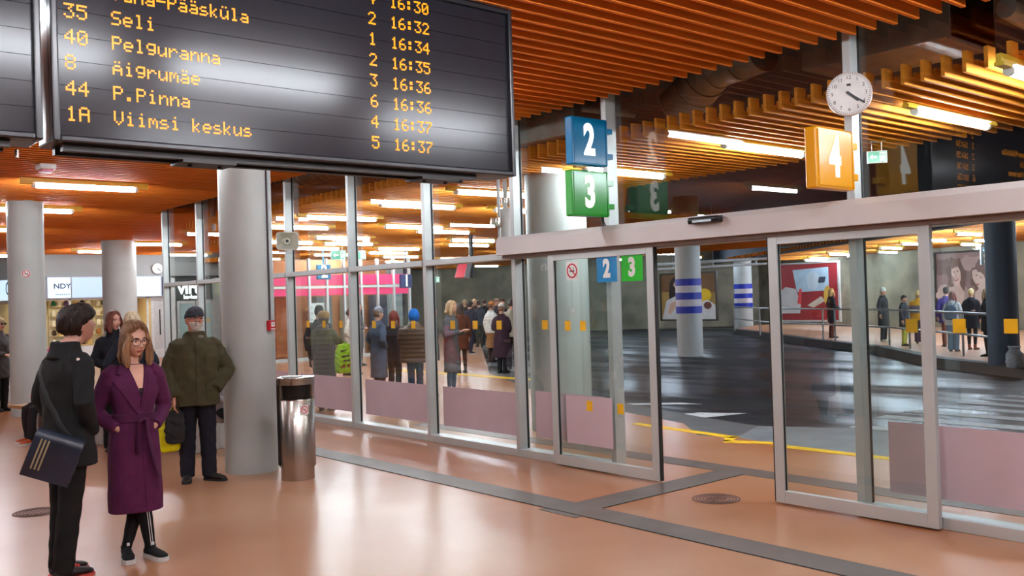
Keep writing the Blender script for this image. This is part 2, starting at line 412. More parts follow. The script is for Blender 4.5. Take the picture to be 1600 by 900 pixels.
    # ---- eyes, brows
    if G('face', True):
        hrgb = G('brow', G('hair_rgb', (60, 40, 30)))
        for sg in (1, -1):
            M = MB(); M.loft([[T @ (V(sg * .031, -.0745, .010) + V(.0135 * math.cos(q) * r_, -.007 * y_, .0075 * math.sin(q) * r_)) for q in [2 * PI * i / 14 for i in range(14)]] for r_, y_ in ((1, 0), (.95, .5), (.6, .95), (.05, 1.1))])
            e = M.build('eye', mat('eye_white', (226, 220, 214), 0.25), root, True)
            M = MB(); M.loft([[T @ (V(sg * .031, -.0785, .009) + V(.0066 * math.cos(q) * r_, -.006 * y_, .0066 * math.sin(q) * r_)) for q in [2 * PI * i / 12 for i in range(12)]] for r_, y_ in ((1, 0), (.9, .6), (.05, .9))])
            M.build('iris', mat('iris_brown', (42, 30, 24), 0.2), e, True)
            M = MB(); M.tube([T @ V(sg * .014, -.094, .030), T @ V(sg * .03, -.093, .0355), T @ V(sg * .047, -.081, .030)], [(.0035 * hs, .004), (.004 * hs, .004), (.002 * hs, .003)], 8)
            M.build('eyebrow', hairmat(hrgb), root, True)
    # ---- hair, hat, beard, glasses
    def shell(nm, style, material, nz=None, extra=None, parent=root):
        M = MB(); hair_shell(M, style, sex, T, 72 if fine else 36, 60 if fine else 30, G('fat', 1.0))
        if extra: extra(M)
        return fused(nm, M, material, parent, max(vox, .0045) if fine else .011, 2 if fine else 1, noise=nz)
    if G('hair'):
        ln = G('hair_len', 0.0)
        def locks(M):
            if ln <= 0: return
            bw = .078
            M.loft([ringpts(T @ V(0, .045 + yy, zz), T.to_3x3() @ V(1, 0, 0), T.to_3x3() @ V(0, 1, 0), ww, dd, 18, 2.4) for zz, yy, ww, dd in
                    ((.06, 0, .074, .05), (0, .01, .080, .055), (-.07, .01, .084, .05), (-.07 - ln * .5, .02, .09, .045), (-.07 - ln, .025, .075, .030))])
            if G('front_locks', True):
                for sg in (1, -1):
                    pts = [T @ V(sg * .052, -.062, .055), T @ V(sg * .074, -.058, .0), T @ V(sg * .086, -.05, -.06), T @ V(sg * .084, -.058, -.10 - ln * .35), T @ V(sg * .076, -.07, -.115 - ln * .6)]
                    q, r_ = smooth_path(pts, [.016 * hs, .022 * hs, .028 * hs, .028 * hs, .012 * hs]); M.tube(q, r_, 10)
        shell('hair', G('hair'), hairmat(G('hair_rgb', (60, 40, 30))), strands((.0035 if fine else .003), len(label)), locks)
    if G('beard'): shell('beard', 'beard', hairmat(G('beard')), strands(.002, 3))
    ht = G('hat')
    if ht == 'beanie' or ht == 'hood':
        shell('hat' if ht == 'beanie' else 'hood', ht, cloth(G('hat_rgb', (200, 196, 190))), folds(.003, 3))
        if G('pompom'):
            M = MB(); M.lathe((0, 0, 0), [(.001, -.04), (.03, -.028), (.04, 0), (.03, .028), (.001, .04)], 12); M.v = [tuple(T @ (V(*p) + V(0, .02, .165))) for p in M.v]
            fused('pompom', M, cloth(G('hat_rgb', (200, 196, 190))), root, .01, 1, noise=folds(.006, 6))
    if ht == 'fur':
        M = MB(); M.loft([ringpts(T @ V(0, .012, zz), T.to_3x3() @ V(1, 0, 0), T.to_3x3() @ V(0, 1, 0), ww, ww * 1.2, 18) for zz, ww in ((.0, .085), (.03, .102), (.075, .107), (.115, .09), (.14, .05))])
        fused('hat', M, hairmat(G('hat_rgb', (150, 120, 70))), root, .01, 1, noise=folds(.006, 6))
    if ht == 'cap':
        M = MB(); x, y, z = head_pts(40, 34, sex); n = np.sqrt(x * x + y * y + z * z); uz = z / n; uy = y / n
        mk = ss(0.24, 0.36, uz + 0.30 * np.clip(uy, 0, 1)); k = .016 * mk - .012 * (1 - mk) + .012 * ss(.4, .8, uz) * ss(.3, -.6, uy)
        grid_faces(M, x * (1 + k / n), y * (1 + k / n), z * (1 + k / n), T)
        c = fused('flat_cap', M, cloth(G('hat_rgb', (52, 54, 60)), kind='leather'), root, max(vox, .005), 2, noise=folds(.003, 3.5, 2))
        M = MB(); ou = []
        for i in range(15):
            q = PI * (i / 14); ou.append((.074 * math.cos(q), -.062 - .070 * math.sin(q)))
        M.loft([[T @ V(x_, y_, .052 - (abs(x_) / .08) ** 2 * .012 + (y_ + .062) * .12 + dz) for x_, y_ in ou + [(-.05, -.05), (.05, -.05)]] for dz in (-.004, .004)])
        M.build('visor', cloth(G('hat_rgb', (52, 54, 60)), kind='leather'), c, True)
    gl = G('glasses')
    if gl:
        dark = gl == 'sun'
        M = MB()
        for sg in (1, -1):
            pts = [T @ V(sg * .032 + .027 * math.copysign(abs(math.cos(q)) ** .7, math.cos(q)), -.103 + .012 * (abs(.032 + sg * 0 + .0245 * math.cos(q) * sg) / .06) ** 2, .004 + .0225 * math.copysign(abs(math.sin(q)) ** .8, math.sin(q))) for q in [2 * PI * i / 20 for i in range(21)]]
            M.tube(pts, .0022 * hs, 6)
            M.tube([T @ V(sg * .056, -.098, .014), T @ V(sg * .077, -.06, .014), T @ V(sg * .082, .01, .008)], .0022 * hs, 6)
        M.tube([T @ V(-.008, -.104, .012), T @ V(0, -.106, .015), T @ V(.008, -.104, .012)], .002 * hs, 6)
        g_ = M.build('glasses', mat('spectacle_frame', G('frame_rgb', (24, 20, 20)), 0.3), root, True)
        if dark:
            M = MB()
            for sg in (1, -1): M.loft([[T @ V(sg * .032 + .024 * math.cos(q), -.104 + y_, .006 + .020 * math.sin(q)) for q in [2 * PI * i / 16 for i in range(16)]] for y_ in (0, .003)])
            M.build('lens', mat('dark_lens', (16, 14, 16), 0.1), g_)
    # ---- coat
    ct = sp['top']; rgb = ct['rgb']; hem = ct.get('hem', .72); bulk = ct.get('bulk', .0); fl = ct.get('flare', .0)
    cm = shiny(rgb) if ct.get('shiny') else cloth(rgb)
    M = MB(); b = bulk
    if sex == 'm': prof = [(1.485, .066, .060), (1.455, .092, .074), (1.428, .132, .092), (1.395, sw - .012, .108), (1.34, sw + .018, .122), (1.25, sw + .025, .13), (1.10, sw + .008, .125), (1.0, sw + .008, .125), (.90, sw + .015, .13)]
    else: prof = [(1.478, .058, .054), (1.445, .085, .068), (1.418, .122, .084), (1.385, sw - .012, .098), (1.33, sw + .012, .114), (1.25, sw + .016, .128), (1.10, sw - ct.get('waist', .012), .108), (1.0, sw + .002, .118), (.90, sw + .018, .128)]
    if ct.get('open_neck'): prof = [(1.452, .070, .060)] + prof[2:]
    if not sit: prof = [p for p in prof if p[0] > hem + .04]
    zb = prof[-1][0]
    if sit: prof += [(.86, sw + .02, .135), (.80, sw, .12)]
    else:
        nseg = max(1, int((zb - hem) / .12))
        for i in range(1, nseg + 1):
            t = i / nseg; prof.append((zb + (hem - zb) * t, prof[-1][1] + fl * .12, prof[-1][2] + fl * .10))
    torso(M, [((z - sit) * s, (ww + b) * s, (dd + b) * s, (-lean * max(z - .92, 0) + .008) * s) for z, ww, dd in prof], 24)
    slr = ct.get('sleeve', .058) + b * .5
    for k in 'LR':
        d = (J['wr' + k] - J['el' + k]).normalized()
        sg = 1 if k == 'L' else -1
        M.tube([J['sh' + k] + V(-sg * .075, .0, .022) * s, J['sh' + k] + V(-sg * .035, .0, .012) * s, J['sh' + k] + V(-sg * .002, 0, -.018) * s, J['sh' + k] + V(sg * .012, .005, -.075) * s, J['sh' + k].lerp(J['el' + k], .45)], [q * s for q in (.035, min(slr, .06), min(slr + .006, .070), min(slr + .006, .076), (slr + .003))], 14)
        limb(M, [J['sh' + k] + V(sg * .010, .005, -.06) * s, J['el' + k], J['wr' + k] - d * .005], [min(slr + .006, .078) * s, slr * s, (slr - .013) * s], 14)
    if ct.get('collar', True):
        cr = neck_r + .020 * s + b * .4
        M.loft([ringpts(nb + V(0, yy, zz) * s, V(1, 0, 0), V(0, 1, 0), cr * q, cr * q * 1.05, 18) for zz, q, yy in ((-.02, 1.5, -.003), (.03, 1.2, -.006), (ct.get('collar_h', .075), 1.12, -.012), (ct.get('collar_h', .075), .8, -.012), (.0, .8, 0))])
    if ct.get('hood'):
        M.loft([ringpts(nb + V(0, yy, zz) * s, V(1, 0, 0), V(0, 1, 0), ww * s, dd * s, 16) for zz, yy, ww, dd in ((-.10, .10, .05, .03), (-.06, .105, .11, .05), (.0, .09, .125, .065), (.05, .06, .12, .06), (.075, .045, .09, .04))])
    nz = quilt(.010, .075) if ct.get('quilt') else folds(ct.get('fold', .006 if not fine else .005), ct.get('ff', 1.0), len(label))
    nm = ct.get('name', 'coat')
    coat = fused(nm, M, cm, root, max(vox, .006) if fine else vox, 7 if fine else 3, noise=nz)
    if ct.get('band'):      # a contrasting stripe of cloth around the chest
        z0, z1, brgb = ct['band']
        coat.data.materials.append(cloth(brgb)); ce = np.empty(len(coat.data.polygons) * 3); coat.data.polygons.foreach_get('center', ce); zc = ce.reshape(-1, 3)[:, 2]
        coat.data.polygons.foreach_set('material_index', ((zc > z0 * s) & (zc < z1 * s)).astype(np.int32))
    # ---- legs
    lg = sp['legs']; M = MB(); lr = lg.get('r', .0)
    if lg.get('skirt'):
        z0 = .95; z1 = lg['skirt']
        torso(M, [((z0 + (z1 - z0) * t) * s, (sw - .005 + .03 * t) * s, (.112 + .03 * t) * s, .008 * s) for t in (0, .3, .6, 1)])
        fused('skirt', M, cloth(lg['rgb']), root, max(vox, .007), 2, noise=folds(.006)); M = MB(); lgrgb = lg.get('tights', (24, 22, 24))
    else: lgrgb = lg['rgb']
    for k in 'LR':
        up = V(0, 0, .02) * s
        if lg.get('skirt') or lg.get('slim'): limb(M, [J['hip' + k] + up, J['kn' + k], J['kn' + k].lerp(J['an' + k], .35) + V(0, .012, 0) * s, J['an' + k] - V(0, 0, .01) * s], [.082 * s, .056 * s, .056 * s, .036 * s], 14)
        else: limb(M, [J['hip' + k] + up, J['kn' + k], J['an' + k] - V(0, 0, .035) * s], [(.094 + lr) * s, (.070 + lr) * s, (.060 + lr) * s], 14)
    if not sit: torso(M, [(.86 * s, .10 * s, .09 * s, .01), (.92 * s, (sw - .015) * s, .11 * s, .01), (1.0 * s, (sw - .02) * s, .10 * s, .01)])
    else: torso(M, [((.84 - sit) * s, (sw) * s, .12 * s, .02), ((.98 - sit) * s, (sw - .01) * s, .11 * s, .01)])
    fused(lg.get('name', 'trousers'), M, cloth(lgrgb), root, max(vox, .006) if fine else vox, 2, noise=folds(.005 if not lg.get('slim') else .002, 1.6, 1.3))
    # ---- shoes
    sh = sp.get('shoes', {}); srgb = sh.get('rgb', (26, 24, 24))
    for k in 'LR':
        an = J['an' + k]; tn = math.radians(sh.get('turn' + k, 8 if k == 'L' else -8)); Rz = Matrix.Rotation(tn, 3, 'Z')
        P = lambda x, y, z: V(an.x, an.y, 0) + Rz @ (V(x, y, z) * s)
        M = MB()
        rr = [(.058, .030, .032, .048), (.035, .037, .038, .053), (-.01, .037, .042, .057), (-.06, .041, .032, .05), (-.12, .047, .024, .044), (-.17, .042, .018, .036), (-.198, .022, .012, .028)]
        M.loft([[P(ww * math.cos(q), yy, zc + dz * math.sin(q)) for q in [2 * PI * i / 14 for i in range(14)]] for yy, ww, dz, zc in rr])
        M.loft([ringpts(P(0, .008, zz), Rz @ V(1, 0, 0), Rz @ V(0, 1, 0), rq * s, rq * 1.2 * s, 12) for zz, rq in ((.05, .036), (sh.get('shaft', .10), .040 if sh.get('shaft', .10) < .12 else .05))])
        sho = fused(sh.get('name', 'shoe'), M, shiny(srgb, .5) if not sh.get('knit') else cloth(srgb), root, .006 if fine else .011, 2)
        M = MB(); st_ = sh.get('sole_t', .022)
        ol = [(.036, .05), (.040, 0), (.042, -.06), (.050, -.12), (.044, -.175), (.022, -.203), (-.022, -.203), (-.044, -.175), (-.050, -.12), (-.042, -.06), (-.040, 0), (-.036, .05), (-.018, .068), (.018, .068)]
        M.loft([[P(x_, y_, z_) for x_, y_ in ol] for z_ in (0.001, st_)])
        M.build('sole', mat('sole_%d_%d_%d' % sh.get('sole', (30, 28, 28)), sh.get('sole', (30, 28, 28)), .7), sho, False)
        ctx = dict(T=T, J=J, s=s, nb=nb, coat=coat, cm=cm, sw=sw)
    return root, ctx
# ------------------------------------------------------------------ surveying helpers: a sight line through the photo meets a level or an upright plane
def sight(x, y):
    return (_rt * (x - 800) - _up * (y - 450) + _fw * FPX)
def gnd(x, y, z=0.0):
    d = sight(x, y); return V(0, 0, EYE) + d * ((z - EYE) / d.z)
def far_at(x, y, D):
    return V(0, 0, EYE) + sight(x, y) * (D / FPX)
def Vv(*a): return Vector(a)
V = Vv
# ------------------------------------------------------------------ materials of the setting
def floor_mat():
    mt = mat('terracotta_floor', (196, 150, 116), 0.28, scale=0.42, dark=(174, 106, 64), spec=0.5)
    N = mt.node_tree.nodes; L = mt.node_tree.links; p = N['Principled BSDF']
    tc = N['Texture Coordinate']
    n2 = N.new('ShaderNodeTexNoise'); n2.inputs['Scale'].default_value = 180; L.new(tc.outputs['Object'], n2.inputs[0])
    mx = N.new('ShaderNodeMix'); mx.data_type = 'RGBA'; mx.blend_type = 'MULTIPLY'; mx.inputs[0].default_value = .12
    src = p.inputs['Base Color'].links[0].from_socket
    L.new(src, mx.inputs[6]); L.new(n2.outputs['Fac'], mx.inputs[7]); L.new(mx.outputs[2], p.inputs['Base Color'])
    return mt
def asphalt_mat():
    mt = mat('wet_asphalt', (40, 43, 47), 0.62, var=0.45, scale=0.7, bump=0.4, bscale=26, spec=0.4)
    N = mt.node_tree.nodes; L = mt.node_tree.links; p = N['Principled BSDF']; tc = N['Texture Coordinate']
    wet = N.new('ShaderNodeBsdfPrincipled'); wet.inputs['Base Color'].default_value = (*lin((26, 28, 32)), 1); wet.inputs['Roughness'].default_value = .30; wet.inputs['Specular IOR Level'].default_value = 1.0
    mp = N.new('ShaderNodeMapping'); mp.inputs['Scale'].default_value = (.55, .16, 1); mp.inputs['Rotation'].default_value = (0, 0, .55); L.new(tc.outputs['Object'], mp.inputs[0])
    n = N.new('ShaderNodeTexNoise'); n.inputs['Scale'].default_value = 1.0; n.inputs['Detail'].default_value = 7; n.inputs['Roughness'].default_value = .62; L.new(mp.outputs[0], n.inputs[0])
    r = N.new('ShaderNodeValToRGB'); r.color_ramp.elements[0].position = .44; r.color_ramp.elements[1].position = .58; L.new(n.outputs['Fac'], r.inputs[0])
    n3 = N.new('ShaderNodeTexNoise'); n3.inputs['Scale'].default_value = 14; n3.inputs['Detail'].default_value = 4; L.new(mp.outputs[0], n3.inputs[0])
    b = N.new('ShaderNodeBump'); b.inputs['Strength'].default_value = .35; b.inputs['Distance'].default_value = .02; L.new(n3.outputs['Fac'], b.inputs['Height']); L.new(b.outputs[0], wet.inputs['Normal'])
    mx = N.new('ShaderNodeMixShader'); L.new(r.outputs[0], mx.inputs[0]); L.new(p.outputs[0], mx.inputs[1]); L.new(wet.outputs[0], mx.inputs[2]); L.new(mx.outputs[0], N['Material Output'].inputs[0])
    return mt
FLOOR = floor_mat(); ASPH = asphalt_mat()
STRIP = mat('dark_floor_strip', (104, 92, 86), 0.42, var=.25, scale=3)
SLAT = mat('orange_wood_slat', (228, 122, 38), 0.62, var=.18, scale=5, stretch=(.25, 4, 4), spec=0.12)
SLATO = mat('amber_wood_slat', (218, 132, 42), 0.62, var=.18, scale=5, stretch=(.25, 4, 4), spec=0.12)
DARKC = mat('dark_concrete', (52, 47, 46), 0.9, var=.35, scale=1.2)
CONC = mat('stained_concrete', (150, 140, 118), 0.85, var=.35, scale=.9, dark=(104, 98, 84))
GREYW = mat('grey_wall', (166, 168, 166), 0.7, var=.06, scale=1.5)
COLM = mat('grey_column_paint', (184, 188, 184), 0.55, var=.07, scale=2.2, bump=.05, bscale=18)
ALU = mat('silver_aluminium', (206, 210, 208), 0.38, metal=.35, var=.05, scale=3)
HDR = mat('pale_header_paint', (210, 202, 198), 0.42, var=.04, scale=2)
GLASS = glass_mat('clear_glass'); FILM = mat('frosted_film', (202, 178, 184), 0.8, var=.05, scale=3)
YEL = mat('yellow_sticker', (250, 188, 20), 0.5); RUB = mat('black_rubber', (22, 22, 22), 0.6)
STEEL = mat('brushed_steel', (196, 186, 176), 0.26, metal=1.0, var=.08, scale=20, stretch=(6, 6, .1))
GALV = mat('galvanised_duct', (142, 134, 128), 0.45, metal=.35, var=.3, scale=4)
WHITE = mat('white_plastic', (232, 230, 226), 0.4); BLACK = mat('black_plastic', (20, 20, 22), 0.35)
YLINE = mat('yellow_road_paint', (246, 196, 24), 0.55, var=.15, scale=6)
WLINE = mat('worn_white_road_paint', (216, 222, 224), 0.5, var=.25, scale=7)
PAVER = mat('grey_paver', (128, 134, 138), 0.5, var=.22, scale=2.5)
# ------------------------------------------------------------------ ground
def slab(name, pts, z, t, material):
    M = MB(); M.loft([[Vector((x, y, zz)) for x, y in pts] for zz in (z - t, z)]); return struct(M.build(name, material))
slab('floor', [(-14, -7), (9.05, -7), (9.05, 6.1), (9.15, 6.85), (9.0, 7.3), (9.7, 8.1), (10.1, 9.5), (10.6, 11.5), (13.5, 17.0), (34, 44), (-14, 44)], 0.0, .12, FLOOR)
slab('kerb_paver', [(9.05, -7), (10.62, -7), (10.62, 6.2), (10.1, 7.2), (9.15, 6.85), (9.05, 6.1)], -.002, .1, PAVER)
slab('kerb_edge', [(9.0, 7.3), (9.15, 6.85), (10.1, 7.2), (10.35, 8.3), (10.75, 9.6), (11.2, 11.3), (14.0, 16.6), (13.5, 17.0), (10.6, 11.5), (10.1, 9.5), (9.7, 8.1)], -.003, .1, mat('dark_kerb_stone', (98, 100, 102), .5, var=.2, scale=3))
M = MB(); nx, ny = 50, 50
def road_z(x): 
    t = min(1, max(0, (x - 12) / 8)); return -.015 - .17 * t * t * (3 - 2 * t)
vs = [(8 + 52 * i / nx, -9 + 75 * j / ny, road_z(8 + 52 * i / nx)) for i in range(nx + 1) for j in range(ny + 1)]
M.add(vs, [(i * (ny + 1) + j, (i + 1) * (ny + 1) + j, (i + 1) * (ny + 1) + j + 1, i * (ny + 1) + j + 1) for i in range(nx) for j in range(ny)])
struct(M.build('road', ASPH, smooth=True))
PLZ = .03
edge = [(19.0, 5.5), (19.6, 7.6), (21.4, 10.4), (24.8, 13.6), (28.0, 18.0), (34.0, 25.4), (38, 27), (60, 20), (60, 0), (19, 0)]
slab('floor_platform', edge, PLZ, .3, mat('far_platform_paving', (196, 140, 104), .45, var=.15, scale=1.2))
M = MB(); ek = edge[:6]
for (x0, y0), (x1, y1) in zip(ek, ek[1:]):
    d = Vector((x1 - x0, y1 - y0, 0)).normalized(); n_ = Vector((d.y, -d.x, 0))
    q = [Vector((x0, y0, 0)), Vector((x1, y1, 0)), Vector((x1, y1, 0)) + n_ * .32, Vector((x0, y0, 0)) + n_ * .32]
    M.loft([[p - n_ * .02 + Vector((0, 0, zz)) for p in q] for zz in (-.24, PLZ + .012)])
struct(M.build('kerb_stone', mat('dark_kerb', (66, 64, 62), .6, var=.2, scale=3)))
# floor strips, lines
def flat(name, quads, z, material, t=.003):
    M = MB()
    for q in quads: M.loft([[Vector((x, y, zz)) for x, y in q] for zz in (z, z + t)])
    return M.build(name, material)
def rect(x0, x1, y0, y1): return [(x0, y0), (x1, y0), (x1, y1), (x0, y1)]
struct(flat('trim_1', [rect(5.14, 5.44, -3, 13.5)], .0, STRIP)); struct(flat('trim_2', [rect(5.44, 7.33, 5.42, 5.74)], .0, STRIP))
struct(flat('trim_3', [rect(7.33, 7.62, -2, 11)], .0, STRIP)); struct(flat('trim_4', [rect(5.06, 5.14, 5.35, 5.78)], .0, STRIP))
struct(flat('trim_5', [rect(5.135, 5.147, -3, 13.5), rect(5.44, 7.33, 5.415, 5.425)], .002, RUB))
struct(flat('line_yellow', [[(9.02, 6.12), (8.86, 6.17), (8.98, -4), (9.08, -4)], [(9.05, 6.1), (8.74, 6.72), (8.88, 6.82), (9.1, 6.35)], [(8.78, 6.75), (8.92, 6.72), (9.2, 6.86), (9.08, 6.95)], [(9.05, 6.85), (9.2, 6.82), (9.36, 8.6), (9.22, 8.6)]], .0, YLINE))
struct(flat('line_yellow', [rect(12.75, 13.05, 14.5, 21)], .0, YLINE))
struct(flat('line_white', [[(9.75, 9.05), (9.95, 8.4), (11.1, 8.1), (10.75, 8.7)], [(10.7, 10.6), (10.85, 10.2), (11.6, 9.3), (11.55, 9.7)]], -.012, WLINE))
struct(flat('line_white', [rect(10.72, 10.98, -4, 6.3)], -.012, WLINE))
def on_road(name, rects_, material):
    for x0, x1, y0, y1 in rects_:
        M = MB(); n = 4
        M.loft([[Vector((x, y0, z)), Vector((x, y1, z)), Vector((x, y1, z - .004)), Vector((x, y0, z - .004))] for x, z in [(x0 + (x1 - x0) * k / n, road_z(x0 + (x1 - x0) * k / n) + .006) for k in range(n + 1)]])
        struct(M.build(name, material))
on_road('crosswalk_marking', [(11.7 + i * .78, 12.02 + i * .78, -2, 6.5) for i in range(7)], WLINE)
# ------------------------------------------------------------------ ceilings
def slats(name, spans, z, hgt, wid, material, notch=False):
    """spans: (y, x0, x1) of every lath"""
    M = MB()
    for y, x0, x1 in spans:
        if notch and y < 9.6:
            M.b2((x0, y - wid / 2, z), (x0 + .13, y + wid / 2, z + hgt + .03)); M.b2((x0 + .13, y - wid / 2, z), (x0 + .20, y + wid / 2, z + hgt - .055)); M.b2((x0 + .20, y - wid / 2, z), (x1, y + wid / 2, z + hgt - .01))
        else: M.b2((x0, y - wid / 2, z), (x1, y + wid / 2, z + hgt))
    return struct(M.build(name, material))
def frange(a, b, s):
    o = []
    while a < b: o.append(a); a += s
    return o
ZI, ZO = 3.62, 3.33
slats('ceiling', [(y, -12, 6.46 if y < 18.8 else (9.6 if y < 24 else 13)) for y in frange(-5, 33.3, .16)], ZI, .13, .030, SLAT)
slats('ceiling_outer', [(y, 7.12, 10.35 if y < 9.6 else (10.35 + (y - 9.6) * 1.05 if y < 13.5 else 22)) for y in frange(-3.9, 18.7, .16)], ZO, .13, .030, SLATO, True)
slats('ceiling_outer', [(y, 9.7 if y < 24 else 13.1, 30) for y in frange(18.9, 40, .22)], ZO, .13, .04, SLATO)
def wallX(y): return 31.5 + (y - 6) * .47
slats('ceiling_platform', [(y, 20.2 + (y - 7.6) * .80, wallX(y)) for y in frange(-1, 27, .25)], 3.15, .12, .05, SLATO)
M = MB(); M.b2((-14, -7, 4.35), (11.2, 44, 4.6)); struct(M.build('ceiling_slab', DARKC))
M = MB(); M.b2((11.2, -9, 5.6), (62, 66, 5.9)); struct(M.build('ceiling_slab', mat('blue_black_concrete', (30, 31, 36), .9, var=.3, scale=.7)))  # high slab over the road in a near-black blue-grey
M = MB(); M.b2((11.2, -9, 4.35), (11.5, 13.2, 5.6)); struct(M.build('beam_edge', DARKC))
# fascia over the far platform
M = MB(); a = Vector((16.5, 3)); b = Vector((38, 29.5)); d = (b - a).normalized(); n_ = Vector((d.y, -d.x))
M.loft([[Vector((p.x, p.y, zz)) for p in (a, b, b + n_ * .3, a + n_ * .3)] for zz in (3.1, 5.6)]); struct(M.build('beam_platform', mat('navy_beam', (30, 34, 44), .8, var=.25, scale=1)))
# ------------------------------------------------------------------ outer walls
def wall_run(name, p, q, z0, z1, material, t=.25):
    p = Vector((p[0], p[1])); q = Vector((q[0], q[1])); d = (q - p).normalized(); n_ = Vector((-d.y, d.x))
    M = MB(); M.loft([[Vector((r.x, r.y, zz)) for r in (p, q, q + n_ * t, p + n_ * t)] for zz in (z0, z1)]); return struct(M.build(name, material))
wall_run('wall_far', (wallX(30), 30), (wallX(2), 2), -.25, 3.5, CONC, -.3)
wall_run('wall_far', (wallX(30), 30), (24, 46), -.25, 5.5, CONC, .3)
wall_run('wall_far', (45, 30), (60, 4), -.25, 5.6, DARKC, -.3)
wall_run('wall_back', (7.95, 33.4), (22, 33.4), 2.88, 3.75, GREYW)
wall_run('wall_side', (6.3, 39.6), (7.95, 33.4), 2.88, 3.75, GREYW)
wall_run('wall_left', (-14, 44), (-14, -7), 0, 4.4, GREYW); wall_run('wall_rear', (-14, -7), (6.6, -7), 0, 4.4, GREYW, -.25)
wall_run('wall_back', (-14, 41), (6.0, 41), 0, 3.75, GREYW)
# ------------------------------------------------------------------ columns
def column(x, y, r, z1, material=COLM, z0=0.0, name='column'):
    M = MB(); M.lathe((x, y, 0), [(0, z0), (r, z0), (r, z1), (0, z1)], 56); return struct(M.build(name, material, smooth=True))
column(4.22, 9.40, .272, ZI + .02); column(3.9, 17.5, .285, ZI + .02); column(8.25, 26.6, .44, ZI + .02)
column(8.36, 9.02, .40, 4.36)
colb = column(22.1, 18.1, .38, 4.6, z0=-.2); colc = column(37.0, 27.0, .42, 4.6, z0=-.2)
column(20.3, 8.35, .30, 3.3, mat('steel_blue_paint', (38, 66, 92), .5, var=.1), PLZ)
for (x, y, r) in ((22.1, 18.1, .388), (37.0, 27.0, .43)):
    for k in range(5):
        hh = .206 if r < .4 else .225; z = (1.10 if r < .4 else .90) + k * hh
        M = MB(); M.lathe((x, y, 0), [(r - .02, z), (r, z), (r, z + hh), (r - .02, z + hh)], 48)
        o = struct(M.build('column_band', mat('blue_band', (22, 44, 168), .5) if k % 2 == 0 else mat('white_band', (206, 200, 206), .5), smooth=True))
# ------------------------------------------------------------------ the glass wall, X = 6.72
GX = 6.72
mull = [18.6, 16.85, 15.1, 13.28, 11.38, 9.55, 7.84]   # mullion lines of the fixed bays
def mullion(y, z0=0.0, z1=4.1, wy=.066, x0=6.605, x1=6.745):
    M = MB(); M.b2((x0, y - wy / 2, z0), (x1, y + wy / 2, z1)); return struct(M.build('trim_mullion', ALU, bevel=.004))
for y in mull: mullion(y)
for y in (6.40, 3.80, 1.2, -1.4): mullion(y, 0.0, 4.1)
def bay(n, y0, y1, film=(0.2, .7), stick=3, low_top=2.16, xg=GX):
    """one bay: frame, lower and upper pane, film band, yellow dots"""
    M = MB(); e = .033
    M.b2((6.60, y0 + e, 0), (6.77, y1 - e, .085)); M.b2((6.585, y0 + e, 2.165), (6.77, y1 - e, 2.235)); M.b2((6.64, y0 + e, 4.0), (6.80, y1 - e, 4.1))
    fr = struct(M.build('window_%d' % n, ALU, bevel=.004), 'glazed bay of the concourse wall')
    for nm, z0, z1 in (('glass_pane', .08, 2.17), ('transom_pane', 2.23, 4.02)):
        M = MB(); M.b2((xg - .004, y0 + e - .01, z0), (xg + .004, y1 - e + .01, z1)); M.build(nm, GLASS, fr)
        M = MB()
        for yy in (y0 + e, y1 - e): M.b2((xg - .012, yy - .006, z0), (xg + .012, yy + .006, z1))
        M.build('gasket', RUB, fr)
    if film:
        f0, f1 = film if len(film) == 2 else film[:2]; ya, yb = (film[2], film[3]) if len(film) == 4 else (y0 + .10, y1 - .17)
        M = MB(); M.b2((xg - .0075, ya, f0), (xg - .005, yb, f1)); M.build('frosted_film', FILM, fr)
    for k in range(stick):
        yy = y0 + (y1 - y0) * ((.24, .50, .76)[k] if stick == 3 else .5)
        M = MB(); M.b2((xg - .0085, yy - .045, 1.385), (xg - .006, yy + .045, 1.485)); M.build('marker_sticker', YEL, fr, bevel=.001)
    return fr
for i in range(6): bay(i + 1, mull[i + 1], mull[i], stick=3 if i > 2 else 0, film=(.2, .68) if i > 2 else (.2, .68))
bay(7, 6.40, 7.84, film=(.22, .72, 6.62, 7.66), stick=0); bay(8, 1.2, 3.80, film=(.19, .72, 1.3, 3.62), stick=0); bay(9, -1.4, 1.2, stick=0)
M = MB(); M.b2((GX - .0085, 7.425, 1.39), (GX - .006, 7.515, 1.49)); M.build('marker_sticker', YEL, bpy.data.objects['window_7'])
fr8 = bpy.data.objects['window_8']
for yy in (3.41, 3.06, 2.71):
    M = MB(); M.b2((GX - .0085, yy - .045, 1.395), (GX - .006, yy + .045, 1.495)); M.build('marker_sticker', YEL, fr8)
M = MB(); M.b2((6.64, 3.833, 2.165), (6.77, 6.367, 2.235)); M.b2((6.64, 3.833, 4.0), (6.77, 6.367, 4.1)); fr = struct(M.build('window_10', ALU))
M = MB(); M.b2((GX - .004, 3.83, 2.23), (GX + .004, 6.37, 4.02)); M.build('transom_pane', GLASS, fr)
